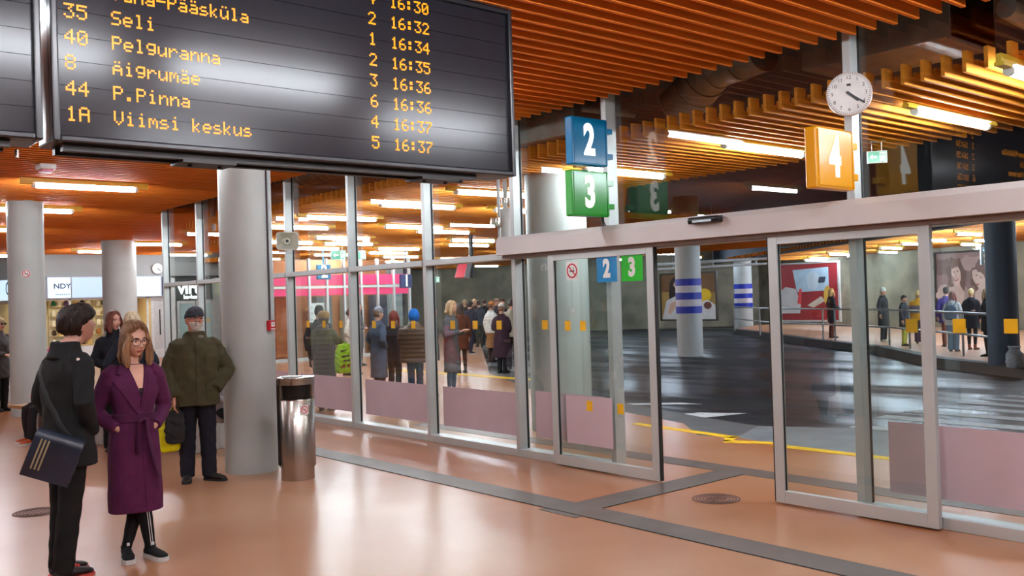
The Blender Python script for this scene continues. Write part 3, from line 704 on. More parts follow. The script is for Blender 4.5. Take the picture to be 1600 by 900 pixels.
# door header: a shallow box with a seam
M = MB(); M.loft([[Vector((x, y, z)) for x, z in ((6.44, 2.205), (6.44, 2.36), (6.47, 2.405), (6.60, 2.405), (6.60, 2.205))] for y in (-3.0, 7.93)])
hd = struct(M.build('trim_header', HDR, bevel=.004))
M = MB(); M.b2((6.50, -3, 2.17), (6.60, 7.9, 2.21)); M.build('door_track', mat('brown_track', (120, 100, 92), .5), hd)
def leaf(name, y0, y1, edge_hi):
    """sliding leaf: stiles and rails, pane"""
    M = MB(); xa, xb = 6.515, 6.565; sw_ = .085
    M.b2((xa, y0, .015), (xb, y0 + sw_, 2.19)); M.b2((xa, y1 - sw_, .015), (xb, y1, 2.19)); M.b2((xa, y0 + sw_, .015), (xb, y1 - sw_, .115)); M.b2((xa, y0 + sw_, 2.11), (xb, y1 - sw_, 2.19))
    d = struct(M.build(name, ALU, bevel=.003))
    M = MB(); M.b2((6.536, y0 + sw_ - .01, .11), (6.544, y1 - sw_ + .01, 2.115)); M.build('glass_pane', GLASS, d)
    M = MB()
    for yy in (y0 + sw_, y1 - sw_): M.b2((6.530, yy - .005, .115), (6.550, yy + .005, 2.11))
    ye = y0 if edge_hi else y1; M.b2((6.52, ye - .012, .02), (6.56, ye + .012, 2.18)); M.build('rubber_seal', RUB, d)
    return d
dl = leaf('door_1', 5.74, 7.18, True); dr = leaf('door_2', 3.16, 4.50, False)
RX = Matrix(((0, 0, -1), (-1, 0, 0), (0, 1, 0)))     # surface facing -X: u = -Y, v = Z, n = -X
XL = 6.532
M = MB(); M.b2((XL - .002, 6.33, .25), (XL, 6.98, .74)); M.build('frosted_film', FILM, dl)
for yy, z in ((6.92, 1.44), (6.70, 1.44), (6.64, .645), (6.22, .645)):
    M = MB(); M.b2((XL - .004, yy - .04, z - .05), (XL - .002, yy + .04, z + .05)); M.build('marker_sticker', YEL, dl)
def squircle(w, h, r, n=5):
    o = []
    for cx, cy, a0 in ((w / 2 - r, h / 2 - r, 0), (-w / 2 + r, h / 2 - r, 90), (-w / 2 + r, -h / 2 + r, 180), (w / 2 - r, -h / 2 + r, 270)):
        for k in range(n + 1):
            a = math.radians(a0 + 90 * k / n); o.append((cx + r * math.cos(a), cy + r * math.sin(a)))
    return o
BLUE = mat('blue_sign', (0, 112, 160), .2, var=.03); GREEN = mat('green_sign', (20, 150, 24), .2, var=.03); AMBER = mat('amber_sign', (240, 164, 8), .2, var=.03)
LETW = mat('white_lettering', (240, 238, 232), .45, var=.02)
for yy, mm, t in ((6.345, mat('blue_decal', (8, 130, 190), .4), '2'), (6.015, mat('green_decal', (24, 190, 20), .4), '3')):
    M = MB(); M.b2((XL - .003, yy - .135, 1.865), (XL - .001, yy + .135, 2.115)); st = M.build('number_sticker', mm, dl)
    text_mesh('numeral', t, .235, RX, (XL - .005, yy, 1.99), LETW, st, .002, sx=.78, bold=.012)
def no_smoking(c, R, r, parent=None, square=True, nm='no_smoking_sign'):
    M = MB(); c = Vector(c); n = R.col[2]
    if square: M.poly([(-r * 1.15, -r * 1.25), (r * 1.15, -r * 1.25), (r * 1.15, r * 1.25), (-r * 1.15, r * 1.25)], R, c, .002)
    else: M.disc(c, R, r * 1.12, .002)
    o = M.build(nm, WHITE, parent)
    M = MB(); M.ring(c + n * .002, R, r, r * .80, .002, 30)
    a = math.radians(-45); u = R.col[0] * math.cos(a) + R.col[1] * math.sin(a); R2 = Matrix((u, n.cross(u), n)).transposed(); M.box(c + n * .003, (r * 1.75, r * .17, .002), R=R2)
    M.build('red_ring', mat('signal_red', (200, 24, 40), .5), o)
    M = MB(); M.box(c + n * .0025 + R.col[1] * (-.05 * r), (r * .9, r * .16, .001), R=R); M.box(c + n * .0025 + R.col[0] * r * .3 + R.col[1] * r * .25, (r * .08, r * .5, .001), R=R); M.build('cigarette_mark', BLACK, o)
    return o
no_smoking((XL - .002, 6.83, 1.995), RX, .075, dl)
GMARK = mat('white_glass_mark', (226, 226, 228), .5)  # white letters and a small arch on the pane
o = text_mesh('lettering', 'Us', .085, RX, (GX - .007, 7.33, 2.045), GMARK, bpy.data.objects['window_7'], .001)
M = MB(); M.tube([(GX - .006, 7.46 - .035 * math.cos(q), 2.05 + .045 * math.sin(q)) for q in [PI * k / 10 for k in range(-2, 13)]], .006, 6); M.build('arch_mark', GMARK, bpy.data.objects['window_7'])
# ------------------------------------------------------------------ fluorescent lamps
TUBEF = emit('cool_tube_light', (214, 234, 255), TUBE_POWER * 1.6)
TUBE = emit('tube_light', (238, 244, 252), TUBE_POWER); HOUS = mat('yellow_lamp_housing', (236, 190, 60), .4); 
def make_lamp(label, ln=1.42, group=None, hous=HOUS):
    r = empty('fluorescent_lamp'); tag(r, label, 'lamp', group)
    M = MB(); M.b2((-.16, -.022, .06), (ln + .16, .022, .125)); M.b2((-.16, -.035, .035), (-.0, .035, .065)); M.b2((ln, -.035, .035), (ln + .16, .035, .065)); M.build('housing', hous, r, bevel=.006)
    M = MB(); M.b2((.0, -.052, .056), (ln, .052, .0615)); M.build('added_shield_plate', WHITE, r)  # plate added to block the tube's uplight and widen its bright bar
    M = MB(); M.cyl((.03, 0, .02), (ln - .03, 0, .02), .034, 12); M.build('tube', TUBE, r, True)
    for x in (.012, ln - .012):
        M = MB(); M.cyl((x - .022, 0, .02), (x + .022, 0, .02), .037, 12); M.b2((x - .012, -.016, .02), (x + .012, .016, .06)); M.build('end_cap', WHITE, r, True)
    return r
GI = 'tube lamps under the concourse ceiling'; GO = 'tube lamps over the bus bays'; GF = 'tube lamps over the far platform'
inner = [(3.29, 14.27, 'tube lamp in front of the grey column with the no-smoking roundel'), (3.35, 17.95, 'tube lamp partly hidden behind the grey column with the no-smoking roundel'),
         (8.5, 26.3, 'tube lamp beside the top of the thick grey column near the wall clock'), (8.1, 30.0, 'tube lamp on the ceiling above the blank lit shop fascia'), (3.5, 22.3, 'tube lamp at the edge of the picture behind the grey column'), (11.3, 31.4, 'tube lamp on the ceiling before the white double entrance door'), (5.4, 32.6, 'short glimpse of a tube lamp above the side shop fascia')]
pl = make_lamp(inner[0][2], group=None); pl.location = (inner[0][0], inner[0][1], 3.50)
for x, y, lb in inner[1:]:
    c = copy_tree(pl); c.location = (x, round((y + 5) / .16) * .16 - 5, 3.50); c['label'] = lb
for x, y in ((3.3, 9.7), (3.98, 6.85), (.70, 2.35), (2.50, 2.35), (4.9, 1.4), (-.4, 6.0), (-1.6, 9.7), (-1.6, 2.3), (.3, -.6), (3.2, -.9), (-2.6, 13.5), (-1.2, 18), (-1.2, 24), (-1.4, 29.5), (-5.5, 6), (-5.5, 14)):
    c = copy_tree(pl); c.location = (x, round((y + 5) / .16) * .16 - 5, 3.50); c['label'] = 'tube lamp mirrored as a pale streak in the departure board' if y < 3.5 and x > 1 else 'white tube lamp in the slatted concourse ceiling out of sight'; c['group'] = GI
po = make_lamp('white tube lamp in a yellow channel between the amber laths over the bus bays', 1.45, GO)
po.location = (8.0, 3.97, 3.25)
po['label'] = 'tube lamp with yellow channel to the right of the small wall clock on the mullion'
outer = [(8.0, 6.05, 'long tube lamp seen between the blue bay sign and the yellow bay sign'), (8.0, 8.1, 'tube lamp seen just below the mirrored numeral beside the sign mullion'), (7.95, 10.65, 'tube lamp beside the fire riser, in front of the thick outside column'), (10.21, 12.65, 'tube lamp under the dark ceiling opening by the fire riser'),
         (7.9, 12.53, None), (7.85, 14.9, None), (8.0, 17.1, None), (10.3, 16.2, None), (11.75, 17.2, None), (10.5, 19.6, None), (11.8, 21.6, None), (14.4, 19.6, None), (15.6, 21.3, None), (14.2, 26.5, None), (14.5, 23.4, None), (15.4, 25.3, None), (17.3, 27.4, None), (11.9, 23.6, None), (20, 24, None), (23.3, 32.3, None), (20.5, 28.5, None), (27.4, 35.5, None), (19, 31, None), (13.0, 29.5, None), (7.1, 2.84, None), (8.0, 1.6, None), (9.9, 21.3, None)]
for x, y, lb in outer:
    c = copy_tree(po); c.location = (x, round((y + 3.9) / .16) * .16 - 3.9 if y < 18.7 else round((y - 18.9) / .22) * .22 + 18.9, 3.25)
    c['label'] = lb or 'white tube lamp with yellow ends over the outdoor bus waiting area'
    if lb and 'group' in c: del c['group']
    if x > 10.2 and 9.6 < y < 14:
        M = MB(); M.cyl((.3, 0, .1), (.3, 0, 1.12), .008, 8); M.cyl((1.15, 0, .1), (1.15, 0, 1.12), .008, 8); M.build('hanger_rod', GALV, c)
if 'group' in po: del po['group']
pf = copy_tree(po); pf.location = (21.8, 8.3, 3.02); pf['group'] = GF; pf['label'] = 'white tube lamp under the slatted ceiling of the far platform'
for ch in pf.children:
    if ch.name.startswith('tube'): ch.data = ch.data.copy(); ch.data.materials[0] = TUBEF
for x, y in ((24.0, 9.0), (27.4, 9.3), (26.4, 11.2), (24.6, 11.2), (29.3, 12.8), (31.5, 14.2), (28.3, 14.6), (34, 18.5), (33.0, 20.0), (36, 21), (30.5, 16.5), (26.8, 13.2), (36.4, 23.0), (25.5, 6.8), (29, 7.6), (23.5, 5), (38.5, 24.6), (33.5, 10.5), (35.5, 15.5)):
    c = copy_tree(pf); c.location = (x, y, 3.02)
for x, y in ((30.0, 26.2), (34.5, 28.6), (32.0, 31.0)):
    c = copy_tree(pf); c.location = (x, y, 3.35); c['label'] = 'white tube lamp above the concrete wall with the gold poster'; c['group'] = 'tube lamps above the concrete wall'
    M = MB(); M.cyl((.3, 0, .1), (.3, 0, 2.24), .01, 8); M.cyl((1.15, 0, .1), (1.15, 0, 2.24), .01, 8); M.build('hanger_rod', GALV, c)
# ------------------------------------------------------------------ departure boards with LED rows
F57 = {}
for ch, rows in {
 '0': '01110 10001 10011 10101 11001 10001 01110', '1': '00100 01100 00100 00100 00100 00100 01110', '2': '01110 10001 00001 00010 00100 01000 11111', '3': '11111 00010 00100 00010 00001 10001 01110',
 '4': '00010 00110 01010 10010 11111 00010 00010', '5': '11111 10000 11110 00001 00001 10001 01110', '6': '00110 01000 10000 11110 10001 10001 01110', '7': '11111 00001 00010 00100 01000 01000 01000', '8': '01110 10001 10001 01110 10001 10001 01110',
 ':': '00000 01100 01100 00000 01100 01100 00000', 'A': '01110 10001 10001 11111 10001 10001 10001', 'S': '01111 10000 10000 01110 00001 00001 11110', 'P': '11110 10001 10001 11110 10000 10000 10000', 'V': '10001 10001 10001 10001 10001 01010 00100',
 'e': '00000 00000 01110 10001 11111 10000 01110', 'l': '01100 00100 00100 00100 00100 00100 01110', 'i': '00100 00000 01100 00100 00100 00100 01110', 'g': '00000 01111 10001 10001 01111 00001 01110', 'u': '00000 00000 10001 10001 10001 10011 01101',
 'r': '00000 00000 10110 11001 10000 10000 10000', 'a': '00000 00000 01110 00001 01111 10001 01111', 'n': '00000 00000 10110 11001 10001 10001 10001', 'm': '00000 00000 11010 10101 10101 10001 10001', 's': '00000 00000 01110 10000 01110 00001 11110',
 'k': '10000 10000 10010 10100 11000 10100 10010', '.': '00000 00000 00000 00000 00000 01100 01100', '-': '00000 00000 00000 11111 00000 00000 00000', 'ä': '01010 00000 01110 00001 01111 10001 01111', 'ü': '01010 00000 10001 10001 10001 10011 01101', 'Ä': '01010 00000 01110 10001 11111 10001 10001', ' ': '00000 00000 00000 00000 00000 00000 00000'}.items():
    F57[ch] = rows.split()
LED = emit('amber_led', (255, 156, 6), 1.35)
BY = 4.60
def led_text(nm, txt, x, z, pitch, parent):
    """dot-matrix row: every lit dot a small square; x left edge, z baseline"""
    M = MB(); px = x
    for ch in txt:
        rows = F57[ch]
        for r in range(7):
            for c in range(5):
                if rows[r][c] == '1':
                    M.b2((px + c * pitch, BY - .0035, z + (6 - r) * pitch * 1.06), (px + c * pitch + pitch * .86, BY + .001, z + (6 - r) * pitch * 1.06 + pitch * .9))
        px += pitch * 6
    return M.build(nm, LED, parent)
SCREEN = mat('smoked_screen', (33, 33, 39), .19, var=.1, scale=1.5, spec=.34); BFR = mat('board_frame', (24, 26, 32), .28, var=.05, spec=.7)
def board(x0, x1, z0, z1, label):
    r = empty('departure_board', ((x0 + x1) / 2, BY, z0)); tag(r, label, 'departure board')
    ox = -(x0 + x1) / 2
    def put(o): o.parent = r; o.location = (ox, -BY, -z0); return o
    M = MB(); M.b2((x0, BY + .02, z0), (x1, BY + .24, z1)); put(M.build('casing', BFR, None, bevel=.01))
    M = MB(); f = .032
    M.b2((x0, BY - .03, z0), (x0 + f, BY + .03, z1)); M.b2((x1 - f, BY - .03, z0), (x1, BY + .03, z1)); M.b2((x0 + f, BY - .03, z0), (x1 - f, BY + .03, z0 + f)); M.b2((x0 + f, BY - .03, z1 - f), (x1 - f, BY + .03, z1))
    put(M.build('frame', BFR, None, bevel=.008))
    M = MB(); z = z0 + f
    while z < z1 - f - .05:
        zt = min(z + .117, z1 - f); M.b2((x0 + f, BY, z + .0012), (x1 - f, BY + .02, zt - .0012)); z += .117
    put(M.build('screen', SCREEN, None))
    return r, put
bd, put = board(1.145, 3.905, 2.525, 3.60, 'large black departure board with amber rows of bus lines hanging from ceiling')
rows = [('1A', 'Viimsi keskus', '5', '16:37'), ('44', 'P.Pinna', '4', '16:37'), ('8', 'Äigrumäe', '6', '16:36'), ('40', 'Pelguranna', '3', '16:36'), ('35', 'Seli', '2', '16:35'), ('', 'Vana-Pääsküla', '1', '16:34'), ('', '', '2', '16:32'), ('', '', '4', '16:30')]
for k, (a, b, c, d) in enumerate(rows):
    z = 2.628 + k * .1195
    for nm, t, x, p in (('line_number', a, 1.21, .0093), ('destination', b, 1.421, .0090), ('bay_number', c, 2.845, .0098), ('departure_time', d, 2.995, .0094)):
        if t: put(led_text(nm, t, x, z, p, None))
bd2, put2 = board(-1.70, 1.105, 2.525, 3.60, 'second departure board, dark and blank, cut off at the picture edge')
for br, pt, xs in ((bd, put, (1.9, 3.35)), (bd2, put2, (.4, -.9))):
    M = MB(); x0, x1 = (1.2, 3.62) if br is bd else (-1.6, .98)
    M.b2((x0, BY + .03, 2.492), (x1, BY + .075, 2.527)); M.b2((x0, BY + .17, 2.492), (x1, BY + .215, 2.527)); pt(M.build('mounting_rail', mat('dark_rail', (56, 54, 54), .4, metal=.6), None))
    for x in xs:
        M = MB(); M.b2((x - .14, BY + .03, 2.478), (x + .14, BY + .21, 2.494)); M.cyl((x - .08, BY + .1, 2.464), (x - .08, BY + .1, 2.48), .012, 10); M.cyl((x + .08, BY + .1, 2.464), (x + .08, BY + .1, 2.48), .012, 10); pt(M.build('bracket', mat('dark_rail', (56, 54, 54), .4, metal=.6), None))
    M = MB()
    for x in xs: M.cyl((x, BY + .12, 3.58), (x, BY + .12, 4.36), .02, 10)
    pt(M.build('hanger_rod', GALV, None))
M = MB(); M.cyl((1.02, BY + .1, 2.455), (1.02, BY + .1, 2.492), .008, 8); put2(M.build('bolt', STEEL, None))
# ------------------------------------------------------------------ bay number signs
RY = Matrix(((1, 0, 0), (0, 0, -1), (0, 1, 0)))       # surface facing -Y
LIT_L = emit('lit_numeral', (255, 250, 240), 1.15)
def bay_sign(t, material, x0, x1, y, z0, z1, label):
    r = empty('bay_sign', (x1, y, z0)); tag(r, label, 'sign')
    L_ = lambda p: (p[0] - x1, p[1] - y, p[2] - z0)
    M = MB(); M.b2(L_((x0, y - .05, z0)), L_((x1, y + .05, z1))); M.build('sign_box', material, r, bevel=.014)
    M = MB(); e = .012
    M.b2(L_((x0 + .02, y - .056, z0 + .02)), L_((x1 - .035, y - .05, z1 - .02))); M.build('face_panel', material, r, bevel=.005)
    M = MB(); M.b2(L_((x1 - .03, y - .058, z0 + .01)), L_((x1 - .012, y - .05, z1 - .01))); M.b2(L_((x1, y - .03, z0 + .08)), L_((x1 + .09, y + .03, z0 + .13))); M.b2(L_((x1, y - .03, z1 - .13)), L_((x1 + .09, y + .03, z1 - .08))); M.build('fixing_rail', material, r)
    text_mesh('numeral', t, .40, RY, L_(((x0 + x1) / 2 - .02, y - .058, (z0 + z1) / 2)), LIT_L, r, .004, sx=.72, bold=.016)
    text_mesh('numeral', t, .40, Matrix(((-1, 0, 0), (0, 0, 1), (0, 1, 0))), L_(((x0 + x1) / 2, y + .052, (z0 + z1) / 2)), LIT_L, r, .004, sx=.72, bold=.016)
    return r
bay_sign('2', BLUE, 6.06, 6.53, 6.33, 2.975, 3.43, 'blue square box sign with white numeral two on the mullion')
bay_sign('3', GREEN, 6.04, 6.53, 6.33, 2.49, 2.925, 'green square box sign with white numeral three below the blue one')
bay_sign('4', AMBER, 5.975, 6.475, 3.74, 2.465, 2.91, 'yellow square box sign with white numeral four below the clock')
M = MB()
for dx in (0, .03, .055): M.tube([(6.50 + dx * .4, 6.36, 2.5), (6.51 + dx * .5, 6.37, 2.45), (6.50 + dx, 6.36, 2.41), (6.50 + dx * 1.6, 6.34, 2.412)], .006, 6)
tag(M.build('sign_cable', RUB, None, True), 'loose black cables below the green sign on the header', 'cable')
# ------------------------------------------------------------------ clocks
def clock(c, R, r, label, hands=(4, 21), detail=True):
    e = empty('wall_clock', c); tag(e, label, 'clock'); n = R.col[2]
    M = MB(); M.disc(Vector((0, 0, 0)), R, r, .05, 48); M.build('case', mat('clock_case', (214, 196, 186), .4), e, True, bevel=.006)
    M = MB(); M.disc(n * .05, R, r * .94, .003, 48); M.build('dial', WHITE, e)
    def P(a, q): a = math.radians(90 - a); return R.col[0] * math.cos(a) * q + R.col[1] * math.sin(a) * q + n * .056
    if detail:
        for h in range(1, 13): text_mesh('numeral', str(h), r * .23, R, P(h * 30, r * .73), BLACK, e, .001)
        M = MB()
        for k in range(60):
            a = math.radians(90 - 6 * k); d = R.col[0] * math.cos(a) + R.col[1] * math.sin(a); M.box(P(6 * k, r * .90) - n * .002, (.012, .003, .001), R=Matrix((d, n.cross(d), n)).transposed())
        M.build('minute_marks', BLACK, e)
        M = MB(); M.box(P(0, r * .40) - n * .002, (.03, .018, .001), R=R); M.build('maker_mark', BLACK, e)
    for nm, a, q, w_ in (('hour_hand', hands[0] * 30 + hands[1] * .5, .52, .020), ('minute_hand', hands[1] * 6, .80, .013)):
        a_ = math.radians(90 - a); d = R.col[0] * math.cos(a_) + R.col[1] * math.sin(a_)
        M = MB(); M.box(d * r * q * .42 + n * (.058 if nm[0] == 'h' else .061), (r * q * 1.2, w_ * r / .16, .002), R=Matrix((d, n.cross(d), n)).transposed()); M.build(nm, BLACK, e)
    return e
def turned(R, deg): return Matrix.Rotation(math.radians(deg), 3, 'Z') @ R
clock((6.53, 3.74, 3.20), turned(RX, 28), .165, 'round white wall clock reading twenty past four on the mullion')
clock((11.64, 33.35, 3.14), RY, .19, 'small round clock on the grey wall above the shop fascia', detail=False)
# ------------------------------------------------------------------ door sensor, horn speaker, fire call point
s_ = empty('door_sensor', (6.42, 5.04, 2.36)); tag(s_, 'black motion sensor on the pale header above the open doorway', 'sensor')
M = MB(); M.loft([[Vector((x, y, z)) for x, z in ((.02, -.03), (-.05, -.03), (-.06, .0), (-.045, .025), (.02, .03))] for y in (-.16, .16)]); M.build('housing', BLACK, s_, bevel=.006)
M = MB(); M.b2((-.064, -.10, -.022), (-.048, .10, -.004)); M.build('lens_window', mat('dark_lens', (16, 14, 16), .1), s_)
hs_ = empty('horn_speaker', (6.44, 12.93, 2.69)); tag(hs_, 'white horn loudspeaker on the mullion right of the grey column', 'loudspeaker')
hs_.rotation_euler = (0, math.radians(0), math.radians(-14))
def rr(w_, h_, r_, y, n=5): return [Vector((x, y, z)) for x, z in squircle(w_, h_, r_, n)]
M = MB(); M.loft([rr(.08, .07, .02, .14), rr(.12, .10, .03, .08), rr(.22, .17, .04, .0), rr(.33, .26, .05, -.10), rr(.34, .27, .05, -.115), rr(.315, .245, .05, -.113), rr(.20, .15, .04, -.01), rr(.12, .1, .03, .05)]); M.build('horn', mat('cream_plastic', (226, 222, 206), .4), hs_, True)
M = MB(); M.tube([(0, .06, 0), (0, -.02, 0), (0, -.07, 0), (0, -.085, 0)], [.035, .048, .05, .025], 18); M.build('driver', mat('cream_plastic', (226, 222, 206), .4), hs_, True)
M = MB(); M.cyl((0, -.083, 0), (0, -.095, 0), .022, 12); M.build('driver_cap', BLACK, hs_)
M = MB(); M.b2((-.02, .12, -.06), (.02, .30, -.03)); M.b2((-.09, -.02, -.17), (.09, .10, -.145)); M.build('bracket', WHITE, hs_)
# on the round column
cx, cy, cr = 4.22, 9.40, .272
def on_col(deg, z): a = math.radians(deg); return Vector((cx + cr * math.cos(a), cy + cr * math.sin(a), z)), Matrix((Vector((-math.sin(a), math.cos(a), 0)), Vector((0, 0, 1)), Vector((math.cos(a), math.sin(a), 0)))).transposed()
ad = -72 + 0
cp, Rc = on_col(-62, 1.53); ca = empty('fire_call_point', cp); tag(ca, 'red fire alarm call point with white plate on grey column', 'fire alarm')
M = MB(); M.box(Rc.col[2] * .022, (.095, .105, .044), R=Rc); M.build('box', mat('signal_red', (200, 24, 40), .4), ca, bevel=.006)
M = MB(); M.box(Rc.col[2] * .0455 + Rc.col[1] * .012, (.055, .048, .004), R=Rc); M.box(Rc.col[2] * .0455 - Rc.col[1] * .037, (.07, .012, .004), R=Rc); M.build('break_plate', WHITE, ca)
M = MB(); M.box(Rc.col[2] * .048 + Rc.col[1] * .014, (.014, .014, .003), R=Rc); M.build('target_mark', BLACK, ca)
M = MB(); p0, _ = on_col(-62, 1.58); p1, _ = on_col(-62, ZI); M.cyl(p0 + Rc.col[2] * .010, p1 + Rc.col[2] * .010, .010, 10)
tag(M.build('cable_conduit', mat('dark_conduit', (70, 62, 66), .6), None, True), 'thin dark cable conduit running up grey column from the fire alarm', 'conduit')
# no smoking disc on the column at the back
a = math.radians(-103); p = Vector((3.9 + .287 * math.cos(a), 17.5 + .287 * math.sin(a), 2.39)); Rn = Matrix((Vector((-math.sin(a), math.cos(a), 0)), Vector((0, 0, 1)), Vector((math.cos(a), math.sin(a), 0)))).transposed()
o = no_smoking(p, Rn, .062, None, False, 'no_smoking_roundel'); tag(o, 'round red and white no-smoking sticker on the grey column at the back', 'sticker')
# ------------------------------------------------------------------ litter bin
bx, by = 4.345, 8.60
bn = empty('litter_bin', (bx, by, 0), math.radians(-24)); tag(bn, 'tall brushed steel litter bin beside the round grey column', 'bin')
M = MB(); M.lathe((0, 0, 0), [(.0, 0), (.165, 0), (.165, .135), (.15, .135), (0, .14)], 48); M.build('plinth', STEEL, bn, True)
M = MB(); M.lathe((0, 0, 0), [(.0, .13), (.180, .13), (.180, .79), (.172, .80), (.16, .80), (.15, .78), (0, .78)], 56); M.build('drum', STEEL, bn, True)
M = MB()
def arc(r0, r1, a0, a1, z0, z1, n=24):
    g = []
    for k in range(n + 1):
        a = math.radians(a0 + (a1 - a0) * k / n); g.append([Vector((r * math.cos(a), r * math.sin(a), z)) for r, z in ((r0, z0), (r1, z0), (r1, z1), (r0, z1))])
    M.loft(g)
arc(.150, .183, -10, 190, .795, 1.01); arc(.150, .186, 190, 350, .945, 1.01)
arc(.150, .183, 190, 212, .795, .95, 6); arc(.150, .183, 328, 350, .795, .95, 6)
M.build('hood', STEEL, bn, True)
M = MB(); M.lathe((0, 0, 0), [(0, .985), (.186, .985), (.190, 1.0), (.186, 1.018), (0, 1.022)], 48); M.build('lid', STEEL, bn, True)
M = MB(); M.lathe((0, 0, 0), [(0, .782), (.149, .782), (.149, .985), (.0, .985)], 40); M.build('inner_liner', mat('bin_dark', (30, 26, 24), .5, metal=.5), bn, True)
M = MB(); M.lathe((-.03, .0, 0), [(0, 1.02), (.11, 1.02), (.11, 1.026), (0, 1.026)], 30); M.build('ash_tray', mat('ash_tray', (210, 208, 204), .4, metal=.8), bn, True)
M = MB(); M.cyl((-.178, -.02, .15), (-.178, -.02, 1.0), .012, 10); M.cyl((-.172, -.06, .15), (-.172, -.06, 1.0), .008, 10); M.build('hinge_rod', mat('bin_dark', (30, 26, 24), .5, metal=.5), bn, True)
aa = math.radians(-68); Rb = Matrix((Vector((-math.sin(aa), math.cos(aa), 0)), Vector((0, 0, 1)), Vector((math.cos(aa), math.sin(aa), 0)))).transposed()
no_smoking(Vector((.1805 * math.cos(aa), .1805 * math.sin(aa), .70)), Rb, .038, bn)
# ------------------------------------------------------------------ manhole covers
def manhole(x, y, r, label):
    e = empty('manhole_cover', (x, y, 0)); tag(e, label, 'manhole cover')
    M = MB()
    for ro, ri in ((r, r * .93), (r * .86, r * .79), (r * .72, r * .66), (r * .58, r * .53)): M.ring((0, 0, .0005), Matrix.Identity(3), ro, ri, .004, 40)
    M.build('ring_ribs', mat('cast_iron', (96, 66, 54), .6, metal=.3, var=.3), e)
    M = MB(); M.lathe((0, 0, 0), [(0, .0003), (r * .99, .0003), (r * .99, .002), (0, .002)], 40); M.build('plate', mat('worn_iron', (150, 104, 82), .6, var=.3, scale=20), e)
    M = MB()
    for k in range(-3, 4): M.box((k * r * .13, 0, .003), (r * .05, r * .8 * math.cos(k * .3), .004))
    M.build('grip_bars', mat('cast_iron', (96, 66, 54), .6), e)
    return e
manhole(6.33, 4.96, .20, 'round iron manhole cover near the right sliding door leaf'); manhole(2.03, 8.97, .19, 'round manhole cover half hidden behind the legs of the man')
# ------------------------------------------------------------------ ceiling fittings
e = empty('ceiling_beacon', (3.13, 12.88, 3.52)); tag(e, 'small white and pink signal unit under the orange ceiling', 'beacon')
M = MB(); M.b2((-.10, -.12, .03), (.10, .12, .10)); M.build('base', WHITE, e, bevel=.02)
M = MB(); M.b2((-.07, -.09, 0), (.07, .09, .03)); M.build('lens', mat('pink_lens', (250, 150, 170), .3), e, bevel=.01)
def exit_sign(c, rz, label, k=1.0):
    hang = (ZO + .02 - c[2]) / k
    e = empty('exit_sign', c, rz); e.scale = (k, k, k); tag(e, label, 'exit sign')
    M = MB(); M.b2((-.19, -.03, -.12), (.19, .03, .12)); M.b2((-.1, -.012, .12), (-.09, .012, hang)); M.b2((.09, -.012, .12), (.1, .012, hang)); M.b2((-.14, -.13, hang - .02), (.14, .13, hang)); M.build('case', WHITE, e)
    for sy in (-1, 1):
        M = MB(); M.b2((-.18, sy * .031 - .001, -.11), (.18, sy * .031 + .001, .11)); M.build('green_panel', emit('exit_green', (10, 150, 110), .8), e)
        M = MB(); y = sy * .034
        R = RY if sy < 0 else Matrix(((-1, 0, 0), (0, 0, 1), (0, 1, 0)))
        M.poly([(-.14, 0), (-.09, .055), (-.09, .02), (-.01, .02), (-.01, -.02), (-.09, -.02), (-.09, -.055)], R, (0, y, 0), .001)
        M.poly([(.05, -.10), (.05, .09), (.155, .09), (.155, -.10), (.14, -.10), (.14, .075), (.065, .075), (.065, -.10)], R, (0, y, 0), .001)
        M.disc((0, y, 0) if 0 else Vector((0, y, 0)) + R @ Vector((.105, .045, 0)), R, .016, .001, 12); M.poly([(.08, .02), (.12, .02), (.14, -.02), (.12, -.03), (.13, -.09), (.11, -.09), (.10, -.04), (.08, -.09), (.06, -.08), (.085, -.03)], R, (0, y, 0), .001)
        M.build('running_figure', emit('exit_white', (240, 255, 250), 1.2), e)
    return e
exit_sign((9.75, 5.28, 3.17), math.radians(-50), 'green exit sign with arrow left of the mirrored yellow sign', .55)
exit_sign((11.9, 21.0, 2.95), math.radians(-25), 'green exit sign hanging among the lamps of the waiting area')
exit_sign((13.2, 22.2, 3.02), math.radians(-25), 'second green exit sign hanging just right of the first')
exit_sign((22.0, 31.06, 2.55), math.radians(-30), 'small green exit sign above the waiting crowd')
# ------------------------------------------------------------------ ducts and pipes above the glass wall
def duct(pts, r, label, name='air_duct', n=20, ribs=True):
    e = empty(name, pts[0]); tag(e, label, 'duct'); o = Vector(pts[0]); P = [Vector(p) - o for p in pts]
    M = MB(); M.tube(P, r, n); M.build('pipe', GALV, e, True)
    if ribs:
        M = MB()
        for p, q in zip(P, P[1:]):
            L_ = (q - p).length; k = max(1, int(L_ / .22)); d = (q - p).normalized()
            for i in range(1, k + 1): c = p.lerp(q, i / k); M.tube([c - d * .012, c + d * .012], r + .010, n)
        M.build('ribs', GALV, e, True)
    return e
duct([(7.7, 5.3, 4.09), (7.75, 5.9, 4.05), (7.95, 6.3, 3.92), (8.0, 6.6, 3.76)], .24, 'bent round ribbed air duct above the open doorway')
duct([(7.3, 2.9, 3.78), (8.4, 2.9, 3.72), (9.4, 2.9, 3.70)], .075, 'plain grey pipe running outward right of the wall clock', 'drain_pipe', ribs=False)
duct([(6.95, 7.05, 3.72), (7.55, 6.85, 3.68)], .035, 'thin pipe slanting under the dark ceiling above the door', 'thin_pipe', ribs=False)
duct([(7.5, 14.5, 3.95), (7.5, 10.5, 3.95)], .22, 'round ribbed air duct seen above the fixed glass bays')
